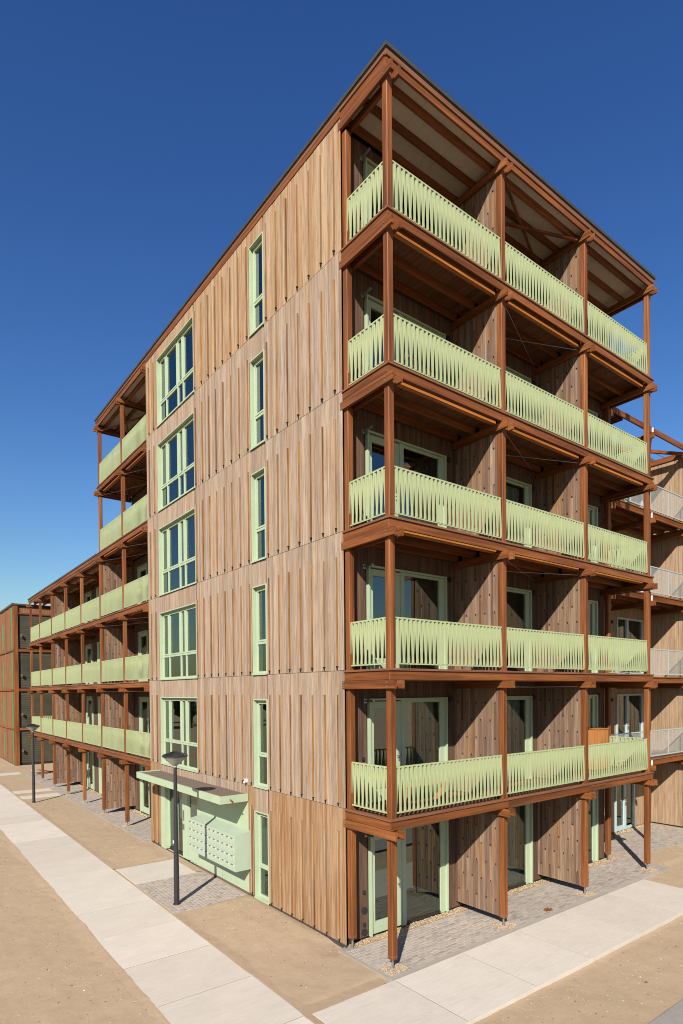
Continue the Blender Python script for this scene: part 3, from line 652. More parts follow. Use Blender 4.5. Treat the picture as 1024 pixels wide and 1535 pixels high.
for k in range(1, 6):
    z = ZK(k)
    # front deck
    m = MB(); m.beam(0, LX, 0, .078, z-.045, z, 'x', .004); edge = m.build('deck_edge', 'deck_x', BLD)
    m = MB(); m.beam(0, .078, .08, 1.50, z-.045, z, 'y', .004); m.build('deck_edge', 'deck_edge_y', BLD)
    m = MB(); m.beam(LX-.078, LX, .08, 1.55, z-.045, z, 'y', .004); m.build('deck_edge', 'deck_edge_y', BLD)
    cuts = [.028, 3.74, 7.26, LX-.028]
    for a, c in zip(cuts, cuts[1:]): m = MB(); m.beam(a+.002, c-.002, .028, .073, z-.228, z-.047, 'x', .006); m.build('fascia', 'hard_x', BLD)
    m = MB(); m.beam(.026, .073, .076, 1.50, z-.228, z-.047, 'y', .006); m.build('fascia', 'hard_y', BLD)
    m = MB(); m.beam(LX-.073, LX-.026, .076, 1.55, z-.228, z-.047, 'y', .006); m.build('fascia', 'hard_y', BLD)
    for x in POST_X: cross_beams_front(x, z, k)
    for bi in range(3):
        a, c = POST_X[bi]+hw+BT, POST_X[bi+1]-hw-BT
        for yj in (.255, .86, 1.42): m = MB(); m.beam(a-.2, c+.2, yj, yj+.06, z-.2315, z-.052, 'x', .004); m.build('joist', 'fresh_x' if yj < .3 else 'hard_x', BLD)
    rest = MB(); n = 0; x = .085
    while x < LX-.09:
        w = min(.138, LX-.083-x); bd = (x+.003, x+w-.003)
        if x < 3.6 or (x < 7.1 and k in (2, 3, 4, 5)):
            me = shared(('deckb', round(w, 3)), lambda: (lambda q: (q.box(W, 0, w-.006, .172, 1.56, -.05, -.022), q.mesh('deck_board', ['deck']))[1])(MB()))
            place(me, 'deck_board', BLD, (x+.003, 0, z))
        else: rest.box(W, bd[0], bd[1], .172, 1.56, z-.05, z-.022)
        x += .138
    rest.build('deck_board', 'deck', BLD, kind='stuff')
    # bracing rods under the middle bay
    if k >= 2:
        m = MB(); m.cyl((3.86, .18, z-.36), (6.95, 1.45, z-.36), .007, n=6); m.cyl((3.86, 1.45, z-.375), (6.95, .18, z-.375), .007, n=6); m.build('brace_rod', 'steel', BLD)
for i, x in enumerate(POST_X):
    y = .1375
    post(x, y, .20, 3.03-.05, True)
    for k in range(1, 5): post(x, y, ZK(k)-.045, ZK(k+1)-.05)
    post(x, y, ZK(5)-.045, 17.72)
for x in (.133, 10.81):
    post(x, 1.43, .20, 3.03-.235, True)
    for k in range(1, 6): post(x, 1.43, ZK(k)-.02, ZK(k+1)-.235 if k < 5 else 17.5)

# --- divider walls: a dark core with overlapping board pieces
def divider_piece(w, h, fr_flip, notch=True):
    """board piece with a small notch at its lower edge; local u along the wall, d outwards"""
    fr = Frame((0, 0, 0), (0, -1, 0), (-1, 0, 0)) if fr_flip else Frame((0, 0, 0), (1, 0, 0), (0, -1, 0))
    m = MB(); c = w/2; g = .0028
    nt_ = [(g, 0), (c-.022, 0), (c-.020, .042), (c+.020, .050), (c+.022, 0), (w-g, 0), (w-g, h), (g, h)]
    if not notch: nt_ = [(g, 0), (w-g, 0), (w-g, h), (g, h)]
    m.prism(fr, nt_, .0, .020); return m.mesh('divider_board', ['divider'])
DIV_COUNT = [0]
def divider(kind, c, a0, a1, z0, z1, individual, rowbase):
    """kind 'front': plane x = c, boards from y=a0 to a1. kind 'wing': plane y = c, boards from x=a0 to a1"""
    m = MB()
    if kind == 'front': m.box(W, c, c+.07, a0, a1, z0, z1)
    else: m.box(W, a0, a1, c, c+.07, z0, z1)
    core = m.build('divider_wall', 'void', BLD)
    n = int((a1-a0+.01)/.069); w = (a1-a0)/n; rest = MB()
    for i in range(n):
        cuts = [z0]; zz = rowbase + (.43 if i % 4 == 3 else 0) - .86
        while zz < z1 and i % 2:
            if zz > z0+.06 and zz < z1-.08: cuts.append(zz)
            zz += .86
        cuts.append(z1)
        for s0, s1 in zip(cuts, cuts[1:]):
            first = s0 == z0; jit = random.uniform(0, .004)
            if kind == 'front': loc = (c-.002-jit, a1-i*w if True else 0, s0+.002); me_w = w
            else: loc = (a0+i*w, c-.002-jit, s0+.002)
            if individual and DIV_COUNT[0] < 300:
                me = shared(('divp', kind, round(w, 3), round(s1-s0-.004, 3), first), lambda: divider_piece(w, s1-s0-.004, kind == 'front', not first))
                place(me, 'divider_board', core, loc); DIV_COUNT[0] += 1
            else:
                fr = Frame(loc, (0, -1, 0), (-1, 0, 0)) if kind == 'front' else Frame(loc, (1, 0, 0), (0, -1, 0)); h = s1-s0-.004; cc = w/2; g = .0028
                rest.prism(fr, [(g, 0), (w-g, 0), (w-g, h), (g, h)] if first else [(g, 0), (cc-.022, 0), (cc-.020, .042), (cc+.020, .050), (cc+.022, 0), (w-g, 0), (w-g, h), (g, h)], .0, .020)
    if rest.f: rest.build('divider_board', 'divider', core, kind='stuff')
for k in range(6):
    for x in POST_X[1:3]:
        z0 = .21 if k == 0 else ZK(k)+.005; z1 = ZK(k+1)-.245 if k < 5 else 17.6
        divider('front', x-.035, .215, 1.575, z0, z1, True, ZK(k)+.51)
WPOST = [16.57, 19.9, 23.25, 26.6, 29.93, 33.3, 36.36]
for y in (19.9, 29.93):
    for k in range(4):
        z0 = .21 if k == 0 else ZK(k)+.005; divider('wing', y-.035, .215, 1.58, z0, ZK(k+1)-.245 if k < 3 else 11.55, False, ZK(k)+.51)

# --- railings
def vee(m, fr, u, pit, z0, z1, w=.048):
    """two flat bars meeting at the top: from (u) at the top to u -+ pit/2 at the bottom"""
    for s, d in ((-1, -.011), (1, .011)):
        ub = u+s*pit*.5*.93
        m.prism(fr, [(ub-w/2, z0), (ub+w/2, z0), (u+s*.010+w/2, z1), (u+s*.010-w/2, z1)], d-.009, d+.009)
def railing(fr, u0, u1, z, individual):
    m = MB(); m.box(fr, u0, u1, -.016, .016, z+1.0, z+1.032); m.box(fr, u0, u1, -.014, .014, z+.085, z+.112)
    r = m.build('balcony_railing', 'green_rail', BLD)
    n = round((u1-u0)/.1255); pit = (u1-u0)/n; rest = MB()
    for i in range(n):
        uc = u0+(i+.5)*pit
        if individual:
            def mk():
                q = MB(); vee(q, Frame((0, 0, 0), fr.u, fr.d), 0, pit, .112, 1.0); return q.mesh('baluster', ['green_rail'])
            place(shared(('vee', round(pit, 4), tuple(fr.u)), mk), 'baluster', r, fr.p(uc, 0, z))
        else: vee(rest, fr, uc, pit, z+.112, z+1.0)
    if rest.f: rest.build('baluster', 'green_rail', r, kind='stuff')
RF = Frame((0, .105, 0), (1, 0, 0), (0, -1, 0)); RS = Frame((.105, 0, 0), (0, 1, 0), (-1, 0, 0)); RE = Frame((10.80, 0, 0), (0, 1, 0), (-1, 0, 0)); RWE = Frame((0, WING_END-.12, 0), (1, 0, 0), (0, -1, 0))
for k in range(1, 6):
    z = ZK(k)
    for bi in range(3): railing(RF, POST_X[bi]+hw+.012, POST_X[bi+1]-hw-.012, z, bi == 0)
    railing(RS, .222, 1.40, z, True)
    railing(RE, .222, 1.40, z, False)

# --- roof of the high part
def roof(x0, x1, y0, y1, zt, side, gable_from=None): pass
m = MB(); m.box(W, -.035, LX+.035, -.035, HIGH_END+.03, Z_ROOF-.075, Z_ROOF); m.box(W, -.012, LX+.012, -.012, HIGH_END+.01, Z_ROOF-.10, Z_ROOF-.076)
roof_o = m.build('roof', 'trim', BLD)
m = MB(); m.beam(-.004, LX+.004, -.004, .04, 17.905, Z_ROOF-.102, 'x', .005); m.build('fascia', 'deck_x', roof_o)
m = MB(); m.beam(-.004, .04, .042, HIGH_END, 17.945, Z_ROOF-.102, 'y', .005); m.build('fascia', 'deck_edge_y', roof_o)
m = MB(); m.beam(LX-.04, LX+.004, .042, 13.2, 17.905, Z_ROOF-.102, 'y', .005); m.build('fascia', 'deck_edge_y', roof_o)
m = MB(); m.beam(.02, LX-.02, .022, .07, 17.745, 17.903, 'x', .006); m.build('fascia', 'hard_x', roof_o)
m = MB(); m.beam(.02, .07, .072, 1.49, 17.745, 17.943, 'y', .006); m.build('fascia', 'hard_y', roof_o)
m = MB(); m.beam(-.006, .04, 1.492, 13.40, 17.80, 17.943, 'y', .006); m.build('fascia', 'hard_y', roof_o)
m = MB(); m.beam(.02, .07, 13.402, HIGH_END-.02, 17.745, 17.943, 'y', .006); m.build('fascia', 'hard_y', roof_o)
def soffit(x0, x1, y0, y1, z, along, n, parent):
    q = MB()
    for i in range(n):
        if along == 'x': a = x0+(x1-x0)*i/n; c = x0+(x1-x0)*(i+1)/n; q.box(W, a+.003, c-.003, y0, y1, z, z+.02)
        else: a = y0+(y1-y0)*i/n; c = y0+(y1-y0)*(i+1)/n; q.box(W, x0, x1, a+.003, c-.003, z, z+.02)
    q.build('soffit_panel', 'soffit', parent)
soffit(.08, LX-.08, .08, 1.57, 17.86, 'x', 9, roof_o); soffit(.08, 1.6, 13.42, HIGH_END-.08, 17.86, 'y', 5, roof_o)
ZB = 17.735+.232
for x in POST_X: cross_beams_front(x, ZB, 6)
for bi in range(3):
    a, c = POST_X[bi]+hw+BT, POST_X[bi+1]-hw-BT
    for yj in (.10, .30, .84, 1.40):
        if yj == .10: continue
        m = MB(); m.beam(a-.2, c+.2, yj, yj+.075, 17.69, 17.858, 'x', .004); m.build('joist', 'hard_x', roof_o)
m = MB()
for (xa, ya), (xb, yb), z in (((3.86, .2), (6.98, 1.45), 17.62), ((3.86, 1.45), (6.98, .2), 17.56)):
    v = Vector((xb-xa, yb-ya, 0)); L = v.length; u_ = v/L; fr = Frame((xa, ya, 0), u_, (-u_.y, u_.x, 0)); m.box(fr, 0, L, -.03, .03, z, z+.06)
m.build('diagonal_brace', 'hard_x', roof_o)

# --- the low wing and the two high bays left of the gable
def lfascia(y0, y1, z):
    m = MB(); m.beam(0, .078, y0, y1, z-.045, z, 'y', .004); m.build('deck_edge', 'deck_edge_y', BLD)
    m = MB(); m.beam(.028, .073, y0, y1-.03, z-.228, z-.047, 'y', .006); m.build('fascia', 'hard_y', BLD)
holes_w = []
WDOORS = [17.83, 26.97]; WWIN = [(22.6, 25.84), (13.6, 15.3), (31.0, 32.6)]
for k in range(6):
    for y in WDOORS:
        if k < 4 or y < 18.5: holes_w.append((y, y+1.3, ZK(k)-.02, ZK(k)+DOOR[2]))
    if k < 4: holes_w.append((22.6, 25.84, ZK(k)-.02, ZK(k)+DOOR[2]))
b = MB(); b.wall(WG, 13.38, 36.36, -.1, 11.9, -.03, holes_w); b.wall(WG, 13.38, HIGH_END-.02, 11.9, 17.9, -.03, holes_w); b.build('wall_membrane', 'void', BLD)
for k in range(6):
    end = 36.36 if k < 4 else HIGH_END-.02
    z1 = ZK(k+1)-.06 if k < 5 else 17.7
    if k == 3: z1 = 11.8
    facade_boards(WG, 13.42, end, ZK(k)+.02, z1, holes_w, BLD, w=.10)
    for y in WDOORS:
        if k < 4 or y < 18.5: balcony_door(WG, y, ZK(k), 'wing')
    if k < 4:
        m = MB(); y0, y1 = 22.6, 25.84; H = DOOR[2]; z = ZK(k)
        m.box(WG, y0, y0+.06, -.05, .06, z, z+H); m.box(WG, y1-.45, y1, -.05, .06, z, z+H); m.box(WG, y0+.06, y1-.45, -.05, .06, z+H-.06, z+H); m.box(WG, 24.2, 24.3, -.05, .03, z, z+H-.06); m.box(WG, y0+.06, y1-.45, -.05, .03, z, z+.06)
        f = m.build('window', 'green', BLD); g = MB()
        for a, c in ((y0+.06, 24.2), (24.3, y1-.45)): g.add([WG.p(a, -.02, z+.06), WG.p(c, -.02, z+.06), WG.p(c, -.02, z+H-.06), WG.p(a, -.02, z+H-.06)], [(3, 2, 1, 0)])
        g.build('pane', 'glass', f)
for k in range(1, 6):
    z = ZK(k); end = WING_END if k < 4 else HIGH_END
    posts = WPOST if k < 4 else WPOST[:2]
    lfascia(13.41, end, z)
    m = MB(); m.beam(.08, 1.56, end-.03, end+.015, z-.228, z-.047, 'x', .006); m.build('fascia', 'hard_x', BLD)
    for y in [13.52] + posts: cross_beams_wing(y if not (k >= 4 and y == 19.9) else 19.83, z)
    ed = [13.52] + [y if not (k >= 4 and y == 19.9) else 19.83 for y in posts]
    for a, c in zip(ed, ed[1:]):
        for xj in (.255, .86, 1.42): m = MB(); m.beam(xj, xj+.06, a, c, z-.2315, z-.052, 'y', .004); m.build('joist', 'fresh_y' if xj < .3 else 'hard_y', BLD)
    m = MB(); y = 13.43
    while y < end-.05: m.box(W, .172, 1.58, y, min(y+.132, end-.04), z-.05, z-.022); y += .138
    m.build('deck_board', 'deck_x', BLD, kind='stuff')
    ed2 = [13.41-hw] + ed[1:]
    for a, c in zip(ed2, ed2[1:]): railing(Frame((.105, 0, 0), (0, 1, 0), (-1, 0, 0)), a+hw+.012, c-hw-.012, z, False)
    railing(Frame((0, end-.12, 0), (1, 0, 0), (0, -1, 0)), .22, 1.5, z, False)
    m = MB(); m.cyl((.18, 16.72, z-.36), (1.45, 19.75, z-.36), .009, n=6); m.cyl((1.45, 16.72, z-.375), (.18, 19.75, z-.375), .009, n=6)
    m.cyl((.18, 13.7, z-.36), (1.45, 16.4, z-.36), .009, n=6); m.cyl((1.45, 13.7, z-.375), (.18, 16.4, z-.375), .009, n=6); m.build('brace_rod', 'steel', BLD)
for y in WPOST:
    post(.1375, y, .20, 2.98, True); post(.1375, y, ZK(1)-.045, ZK(2)-.05); post(.1375, y, ZK(2)-.045, ZK(3)-.05)
    if y < 19: post(.1375, y, ZK(3)-.045, ZK(4)-.05)
    else: post(.1375, y, ZK(3)-.045, 11.6)
for y in (16.57, 19.83):
    if y > 19: post(.1375, y, 12.03-.045, ZK(5)-.05)
    else: post(.1375, y, ZK(4)-.045, ZK(5)-.05)
    post(.1375, y, ZK(5)-.045, 17.72)
for y in (13.52, 16.57, 19.83): cross_beams_wing(y, ZB)
for a, c in ((13.52, 16.57), (16.57, 19.83)):
    for xj in (.30, .84, 1.40): m = MB(); m.beam(xj, xj+.075, a, c, 17.69, 17.858, 'y', .004); m.build('joist', 'hard_y', roof_o)
m = MB()
for (xa, ya), (xb, yb), z in (((.2, 16.7), (1.45, 19.7), 17.62), ((1.45, 16.7), (.2, 19.7), 17.56)):
    v = Vector((xb-xa, yb-ya, 0)); L = v.length; u_ = v/L; fr = Frame((xa, ya, 0), u_, (-u_.y, u_.x, 0)); m.box(fr, 0, L, -.03, .03, z, z+.06)
m.build('diagonal_brace', 'hard_y', roof_o)
m = MB(); m.beam(.07, 1.6, HIGH_END-.07, HIGH_END-.02, 17.745, 17.943, 'x', .006); m.build('fascia', 'hard_x', roof_o)
# low wing roof
m = MB(); m.box(W, -.035, LX, HIGH_END+.05, WING_END+.03, 11.945, WING_ROOF)
lr = m.build('roof', 'trim', BLD)
m = MB(); m.beam(-.004, .04, HIGH_END+.05, WING_END, 11.80, 11.943, 'y', .005); m.build('fascia', 'hard_y', lr)
m = MB(); m.beam(.02, .07, HIGH_END+.05, WING_END-.02, 11.66, 11.798, 'y', .006); m.build('fascia', 'hard_y', lr)
soffit(.08, 1.6, HIGH_END+.1, WING_END-.08, 11.80, 'y', 12, lr)
for y in WPOST[2:]: cross_beams_wing(y, 11.63+.232)
for a, c in zip(WPOST[1:], WPOST[2:]):
    for xj in (.30, .84, 1.40): m = MB(); m.beam(xj, xj+.075, a+.15, c-.15, 11.60, 11.798, 'y', .004); m.build('joist', 'hard_y', lr)

# ------------------------------------------------------------------ the neighbour on the right
NB = thing('apartment_building', 'tan boarded apartment block at right edge with grey mesh balconies and open roof frame', 'building', (11, 3.2, 0))
class Off:  # parent offset: parts are written in world coordinates
    pass
def nb(m, name, mats, parent=NB, **p):
    o = m.build(name, mats, parent, **p)
    if parent is NB: o.location = (-11, -3.2, 0)
    return o
NF = Frame((0, 3.22, 0), (1, 0, 0), (0, -1, 0)); NW = Frame((17.5, 0, 0), (0, 1, 0), (-1, 0, 0))
NDOOR = [(14.6, 16.1, 15.35)] + [(14.72, 16.8, 15.55)]*4
holes_n = [(NDOOR[k][0], NDOOR[k][1], ZK(k), ZK(k)+2.36) for k in range(5)]
m = MB(); m.wall(NF, 11.2, 17.5, -.1, 14.85, -.03, holes_n); m.box(W, 17.53, 24, -3, 9, -.1, 14.7); m.box(W, 11.2, 17.5, 5.5, 5.6, -.1, 14.7); m.box(W, 11.15, 11.2, 3.26, 5.5, -.1, 14.7); nb(m, 'wall_core', 'void')
def nb_boards(fr, u0, u1, z0, z1, holes, w=.16):
    u = u0; q = MB()
    while u < u1-.01:
        e = min(u+w, u1)-.012; spans = [(z0, z1)]
        for h in holes:
            if e > h[0] and u < h[1] and h[2] < z1 and h[3] > z0: spans = [(max(h[3], s0), s1) for s0, s1 in spans]
        for s0, s1 in spans: q.box(fr, u, e, -.027, random.uniform(-.002, .002), s0, s1)
        u += w
    nb(q, 'cladding_board', 'ply', kind='stuff')
for k in range(5):
    nb_boards(NF, 11.2, 17.45, ZK(k), ZK(k+1)-.03, holes_n); nb_boards(NW, -3, 3.2, ZK(k)+.01, min(ZK(k+1)-.006, 14.85), [])
m = MB(); m.box(W, 17.46, 24, -3.05, 9, 14.86, 14.98); m.box(W, 17.44, 17.5, -3.05, 3.2, 14.80, 14.98); nb(m, 'roof', 'hard_y')
for k in range(5):
    z = ZK(k); m = MB(); a, c, mid = NDOOR[k]; H = 2.36
    m.box(NF, a, a+.07, -.06, .05, z, z+H); m.box(NF, c-.07, c, -.06, .05, z, z+H); m.box(NF, a+.07, c-.07, -.06, .05, z+H-.07, z+H); m.box(NF, mid-.08, mid+.08, -.06, .04, z, z+H-.07); m.box(NF, a+.07, mid-.08, -.06, .02, z, z+.18); m.box(NF, mid+.08, c-.07, -.06, .02, z, z+.09)
    f = nb(m, 'balcony_door', 'blue_frame')
    for p, q in ((a+.07, mid-.08), (mid+.08, c-.07)):
        g = MB(); g.add([NF.p(p, -.02, z+.18), NF.p(q, -.02, z+.18), NF.p(q, -.02, z+H-.07), NF.p(p, -.02, z+H-.07)], [(0, 1, 2, 3)]); g.build('pane', 'glass', f)
    m = MB(); m.box(NF, mid-.04, mid+.04, .04, .06, z+.95, z+1.25); m.cyl(NF.p(mid, .06, z+1.1), NF.p(mid, .12, z+1.1), .012); m.build('handle', 'steel', f)
    m = MB(); m.box(NF, 14.32, 14.44, 0, .05, z+2.08, z+2.2); nb(m, 'socket', 'black')
    m = MB(); m.box(W, 11.3, 17.4, 3.3, 5.4, z-.2, z-.02); nb(m, 'interior_floor', 'floor_in')
for k in range(1, 6):
    z = ZK(k)
    if k < 5:
        m = MB(); m.beam(11.3, 17.44, 1.66, 1.74, z-.045, z, 'x', .004); m.box(W, 11.3, 17.44, 1.75, 3.18, z-.05, z-.02); nb(m, 'deck', 'deck_x')
        m = MB(); m.beam(11.3, 17.44, 1.69, 1.735, z-.24, z-.047, 'x', .006); nb(m, 'fascia', 'hard_x')
        for x in (11.5, 14.35, 17.2):
            m = MB(); m.beam(x-.05, x+.05, 1.55, 3.18, z-.43, z-.242, 'y', .006); nb(m, 'cross_beam', 'hard_y')
        for yj in (2.1, 2.6, 3.05): m = MB(); m.beam(11.4, 17.4, yj, yj+.06, z-.235, z-.052, 'x', .004); nb(m, 'joist', 'hard_x')
        m = MB(); m.box(W, 14.30, 14.37, 1.655, 1.688, z-.24, z-.05); nb(m, 'connector_plate', 'white')
        # mesh railing
        m = MB(); m.box(W, 11.4, 17.42, 1.70, 1.735, z+.99, z+1.03); m.box(W, 11.4, 17.42, 1.70, 1.735, z+.07, z+.11)
        for x in (11.4, 12.85, 14.3, 15.72, 17.1): m.box(W, x, x+.04, 1.70, 1.735, z+.11, z+.99)
        r = nb(m, 'balcony_railing', 'rail_white')
        g = MB(); g.box(W, 11.45, 17.40, 1.714, 1.720, z+.11, z+.99); g.build('mesh_infill', 'mesh_panel', r)
        m = MB(); m.cyl((11.6, 1.8, z-.38), (14.2, 3.1, z-.38), .01, n=6); m.cyl((14.5, 1.8, z-.38), (17.1, 3.1, z-.38), .01, n=6); nb(m, 'brace_rod', 'steel')
    else:
        m = MB(); m.beam(11.0, 19.0, 1.66, 1.72, z-.17, z+.03, 'x', .006); nb(m, 'roof_beam', 'hard_x')
        m = MB(); m.beam(11.0, 19.0, 1.72, 1.80, z-.02, z+.05, 'x', .006); nb(m, 'roof_beam', 'deck_x')
        m = MB(); m.beam(11.0, 17.5, 3.1, 3.2, z-.17, z+.03, 'x', .006); nb(m, 'roof_beam', 'hard_x')
        for x in (11.5, 14.35, 17.2): m = MB(); m.beam(x-.05, x+.05, 1.6, 3.3, z-.36, z-.172, 'y', .006); nb(m, 'rafter', 'hard_y')
        for i in range(9): m = MB(); m.beam(11.2+i*.16, 11.25+i*.16, 1.81, 3.1, z-.16, z+.0, 'y', .003); nb(m, 'slat', 'hard_y')
        for (xa, ya), (xb, yb) in (((14.5, 1.8), (17.1, 3.1)), ((14.5, 3.1), (17.1, 1.8))):
            v = Vector((xb-xa, yb-ya, 0)); L = v.length; u_ = v/L; m = MB(); m.box(Frame((xa, ya, 0), u_, (-u_.y, u_.x, 0)), 0, L, -.045, .045, z-.30, z-.19); nb(m, 'diagonal_brace', 'hard_x')
        m = MB(); m.box(W, 14.30, 14.37, 1.62, 1.658, z-.17, z-.0); nb(m, 'connector_plate', 'white')
        m = MB()
        for zz in (.35, .65, .95): m.cyl((17.6, 3.6, z+zz-.2), (23, 3.6, z+zz-.2), .015, n=6)
        for x in (17.8, 19.2, 20.6): m.cyl((x, 3.6, z-.2), (x, 3.6, z+.8), .018, n=6)
        nb(m, 'roof_guard_rail', 'steel')
for x in (14.35,):
    m = MB()
    for k in range(5): m.beam(x-.06, x+.06, 1.75, 1.87, ZK(k) if k else .15, ZK(k+1)-.43 if k < 4 else 14.6, 'z', .008)
    nb(m, 'post', 'hard_z')
m = MB(); m.box(NW, -3, 3.2, -.0, .02, -.12, .0); nb(m, 'plinth', 'plinth')

# ------------------------------------------------------------------ the block at the far left
LB = thing('apartment_building', 'red brown panelled block with dark mesh gallery at the far left end of the path', 'building', (.2, 43.6, 0))
def lb(m, name, mats, parent=LB, **p):
    o = m.build(name, mats, parent, **p)
    if parent is LB: o.location = (-.2, -43.6, 0)
    return o
LZ = [0, 2.85, 5.9, 9.0, 12.6]
m = MB(); m.box(W, .24, 14, 43.72, 64, -.1, 12.45); lb(m, 'wall_core', 'void')
LF = Frame((.24, 0, 0), (0, 1, 0), (-1, 0, 0)); LS = Frame((0, 43.7, 0), (1, 0, 0), (0, -1, 0))
for k in range(4):
    z0, z1 = LZ[k]+.06, LZ[k+1]-.06
    m = MB(); m.box(LF, 44.02, 44.95, 0, .03, z0, z1); lb(m, 'green_panel', 'green_deep')
    m = MB(); y = 45.1
    while y < 64: m.box(LF, y, min(y+.19, 64), 0, .03+random.uniform(0, .006), z0, z1); y += .2
    lb(m, 'cladding_board', 'redwood', kind='stuff')
    for y in (44.96, 47.2, 49.6, 52.0, 54.4): m = MB(); m.box(LF, y, y+.13, .031, .09, z0, z1); lb(m, 'cladding_batten', 'redwood')
    for y in (48.45, 53.3): m = MB(); m.box(LF, y, y+.55, .03, .06, z0+.25, z0+2.3); lb(m, 'window', 'green_deep')
    m = MB(); m.box(LF, 43.6, 64, .0, .12, LZ[k+1]-.06, LZ[k+1]+.06); lb(m, 'storey_beam', 'hard_y')
    # gallery screen: mesh panels between posts
    for i in range(6):
        a = .56+i*1.6; m = MB(); m.box(LS, a+.02, a+1.58, -.015, .0, z0+.1, z1-(.65 if k == 3 else 0)); sc = lb(m, 'mesh_screen', 'mesh_dark')
        w = MB()
        for j in range(15): zz = z0+.12+j*(z1-z0-.3-(.6 if k == 3 else 0))/15; w.box(LS, a+.02, a+1.58, .0005, .008, zz, zz+.018)
        w.build('screen_wire', 'lamp', sc)
    m = MB(); m.box(LS, .5, 14, .0, .13, LZ[k+1]-.16 if k == 3 else LZ[k+1]-.1, LZ[k+1]+.0 if k == 3 else LZ[k+1]+.1); lb(m, 'storey_beam', 'hard_x')
    m = MB(); m.box(LS, .64, .76, .13, .26, LZ[k]+1.05, LZ[k]+1.25); lb(m, 'wall_lamp', 'slot')
m = MB(); x = .56
while x < 14: m.box(LS, x, x+.15, -.01, .02, 11.93, 12.42); x += .16
lb(m, 'cladding_board', 'redwood', kind='stuff')
m = MB(); m.box(LS, .5, 14, .02, .10, 11.82, 11.93); lb(m, 'storey_beam', 'hard_x')
m = MB(); m.beam(.18, .50, 43.55, 43.75, -.1, 12.5, 'z', .01); lb(m, 'post', 'hard_z')
m = MB(); m.beam(.17, .26, 43.9, 44.0, 0, 12.5, 'z', .006); lb(m, 'post', 'hard_z')
m = MB(); m.box(W, .1, 14, 43.5, 64, 12.5, 12.62); lb(m, 'roof', 'trim')

# ------------------------------------------------------------------ street lamps
def street_lamp(x, y, label):
    L = thing('street_lamp', label, 'street lamp', (x, y, 0), 'street lamps along the left path')
    m = MB(); m.cyl((0, 0, -.1), (0, 0, 1.0), .072, .070, 20, 0); m.cyl((0, 0, 1.0), (0, 0, 3.62), .068, .044, 20, 0); m.cyl((0, 0, .0), (0, 0, .03), .095, .09, 20, 0); m.build('pole', 'lamp', L)
    m = MB(); m.box(W, -.078, -.066, -.03, .03, 1.62, 1.70); m.build('sticker', 'white', L)
    m = MB(); n = 28
    def ring(r, z): return [(r*math.cos(6.2832*i/n), r*math.sin(6.2832*i/n), z) for i in range(n)]
    def lathe(prof):
        vs = []; [vs.extend(ring(r, z)) for r, z in prof]; fs = []
        for a in range(len(prof)-1): fs += [(a*n+i, a*n+(i+1) % n, (a+1)*n+(i+1) % n, (a+1)*n+i) for i in range(n)]
        return vs, fs
    vs, fs = lathe([(.046, 3.62), (.052, 3.66), (.12, 3.71), (.30, 3.885), (.318, 3.90)]); m.add(vs, fs); bowl = m.build('lamp_bowl', 'glass_lamp', L)
    m = MB(); vs, fs = lathe([(.318, 3.895), (.330, 3.905), (.330, 3.925), (.20, 3.985), (.04, 4.03), (.001, 4.035)]); m.add(vs, fs); cap = m.build('lamp_cap', 'lamp', L)
    m = MB()
    for i in range(24):
        a = 6.2832*i/24; c, s = math.cos(a), math.sin(a); f = Frame((0, 0, 0), (c, s, 0), (-s, c, 0)); m.prism(f, [(.05, 4.03), (.318, 3.93), (.318, 3.955), (.05, 4.045)], -.006, .006)
    m.build('fin', 'lamp', cap)
street_lamp(-1.84, 6.40, 'dark street lamp in front of the letterboxes and entrance canopy')
street_lamp(-1.84, 25.25, 'dark street lamp farther along the path near the left edge')

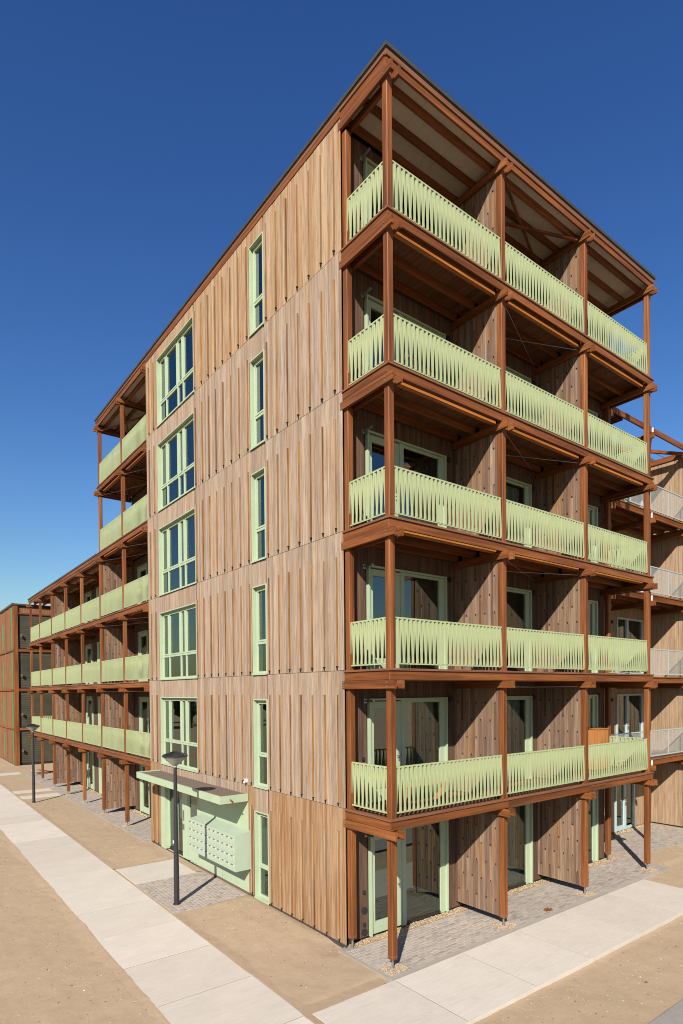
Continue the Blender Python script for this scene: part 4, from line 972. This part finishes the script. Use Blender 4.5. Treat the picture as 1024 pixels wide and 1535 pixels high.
# ------------------------------------------------------------------ loose things
c = thing('cabinet', 'orange wooden cabinet standing behind the railing of the first floor end balcony', 'cabinet', (9.93, 1.28, 3.01))
m = MB(); m.beam(-.27, .27, -.17, .17, .06, 1.32, 'z', .004); m.box(W, -.29, .29, -.19, .19, 1.32, 1.345); body = m.build('body', 'orange_ply', c)
for s in (-1, 1):
    m = MB(); m.box(W, min(.005*s, .262*s), max(.005*s, .262*s), -.186, -.171, .09, 1.30); d = m.build('door', 'orange_ply', c); m = MB(); m.box(W, .03*s-.008, .03*s+.008, -.20, -.187, .62, .78); m.build('handle', 'steel', d)
    for q in (-1, 1): m = MB(); m.beam(.24*s-.02, .24*s+.02, .14*q-.02, .14*q+.02, 0, .06, 'z', .002); m.build('leg', 'orange_ply', c)
c = thing('bench', 'low orange wooden bench behind the railing of the first floor corner balcony', 'bench', (1.95, 1.12, 3.01))
for dy in (-.14, 0, .14): m = MB(); m.beam(-.75, .75, dy-.06, dy+.06, .40, .435, 'x', .004); m.build('seat_plank', 'orange_ply', c)
for s in (-1, 1): m = MB(); m.box(W, .6*s-.03, .6*s+.03, -.18, .18, 0, .398); m.build('leg', 'orange_ply', c)
def plank(x, y, ang, L, label, z=.0):
    m = MB(); m.beam(-L/2, L/2, -.1, .1, 0, .05, 'x', .004); o = m.build('plank', 'hard_x', None, (x, y, z)); o.rotation_euler = (0, 0, ang); o['label'] = label; o['category'] = 'plank'; o['group'] = 'planks left on the sand'
plank(1.45, 38.4, 1.9, 2.6, 'longer red brown plank lying on sand before the dark screen', -.03)
plank(1.25, 37.5, .2, 1.5, 'shorter red brown plank lying across the end of the other', .03)
m = MB()
for i in range(7):
    a = i*.9; m.cyl((.14*math.cos(a), .09*math.sin(a), .012+.008*(i % 3)), (-.12*math.cos(a+.5), -.08*math.sin(a+.5), .03), .016, .006, 6)
o = m.build('wood_scrap', 'hard_x', None, (5.36, .05, 0)); o['label'] = 'small brown heap of broken bark on the grey terrace paving'; o['category'] = 'scrap'

# ------------------------------------------------------------------ what the windows mirror: trees and houses far off to the left
m = MB()
for i in range(46):
    x = -95+i*3.6+random.uniform(-1, 1); y = 88+random.uniform(-12, 14); R = random.uniform(2.0, 3.6); H = random.uniform(5, 11)
    for q in range(26):
        p = Vector((random.gauss(0, 1), random.gauss(0, 1), random.gauss(0, 1))).normalized()*R*random.uniform(.5, 1); s = random.uniform(.6, 1.2)
        if x > -16: continue
        m.add([(x+p.x+s*v[0], y+p.y+s*v[1], H*.62+p.z*.9+s*v[2]) for v in ICO], ICF)
    if x <= -16: m.cyl((x, y, -.2), (x, y, H*.6), .25, .12, 6)
m.build('distant_tree_belt', 'leaf', None, kind='stuff')
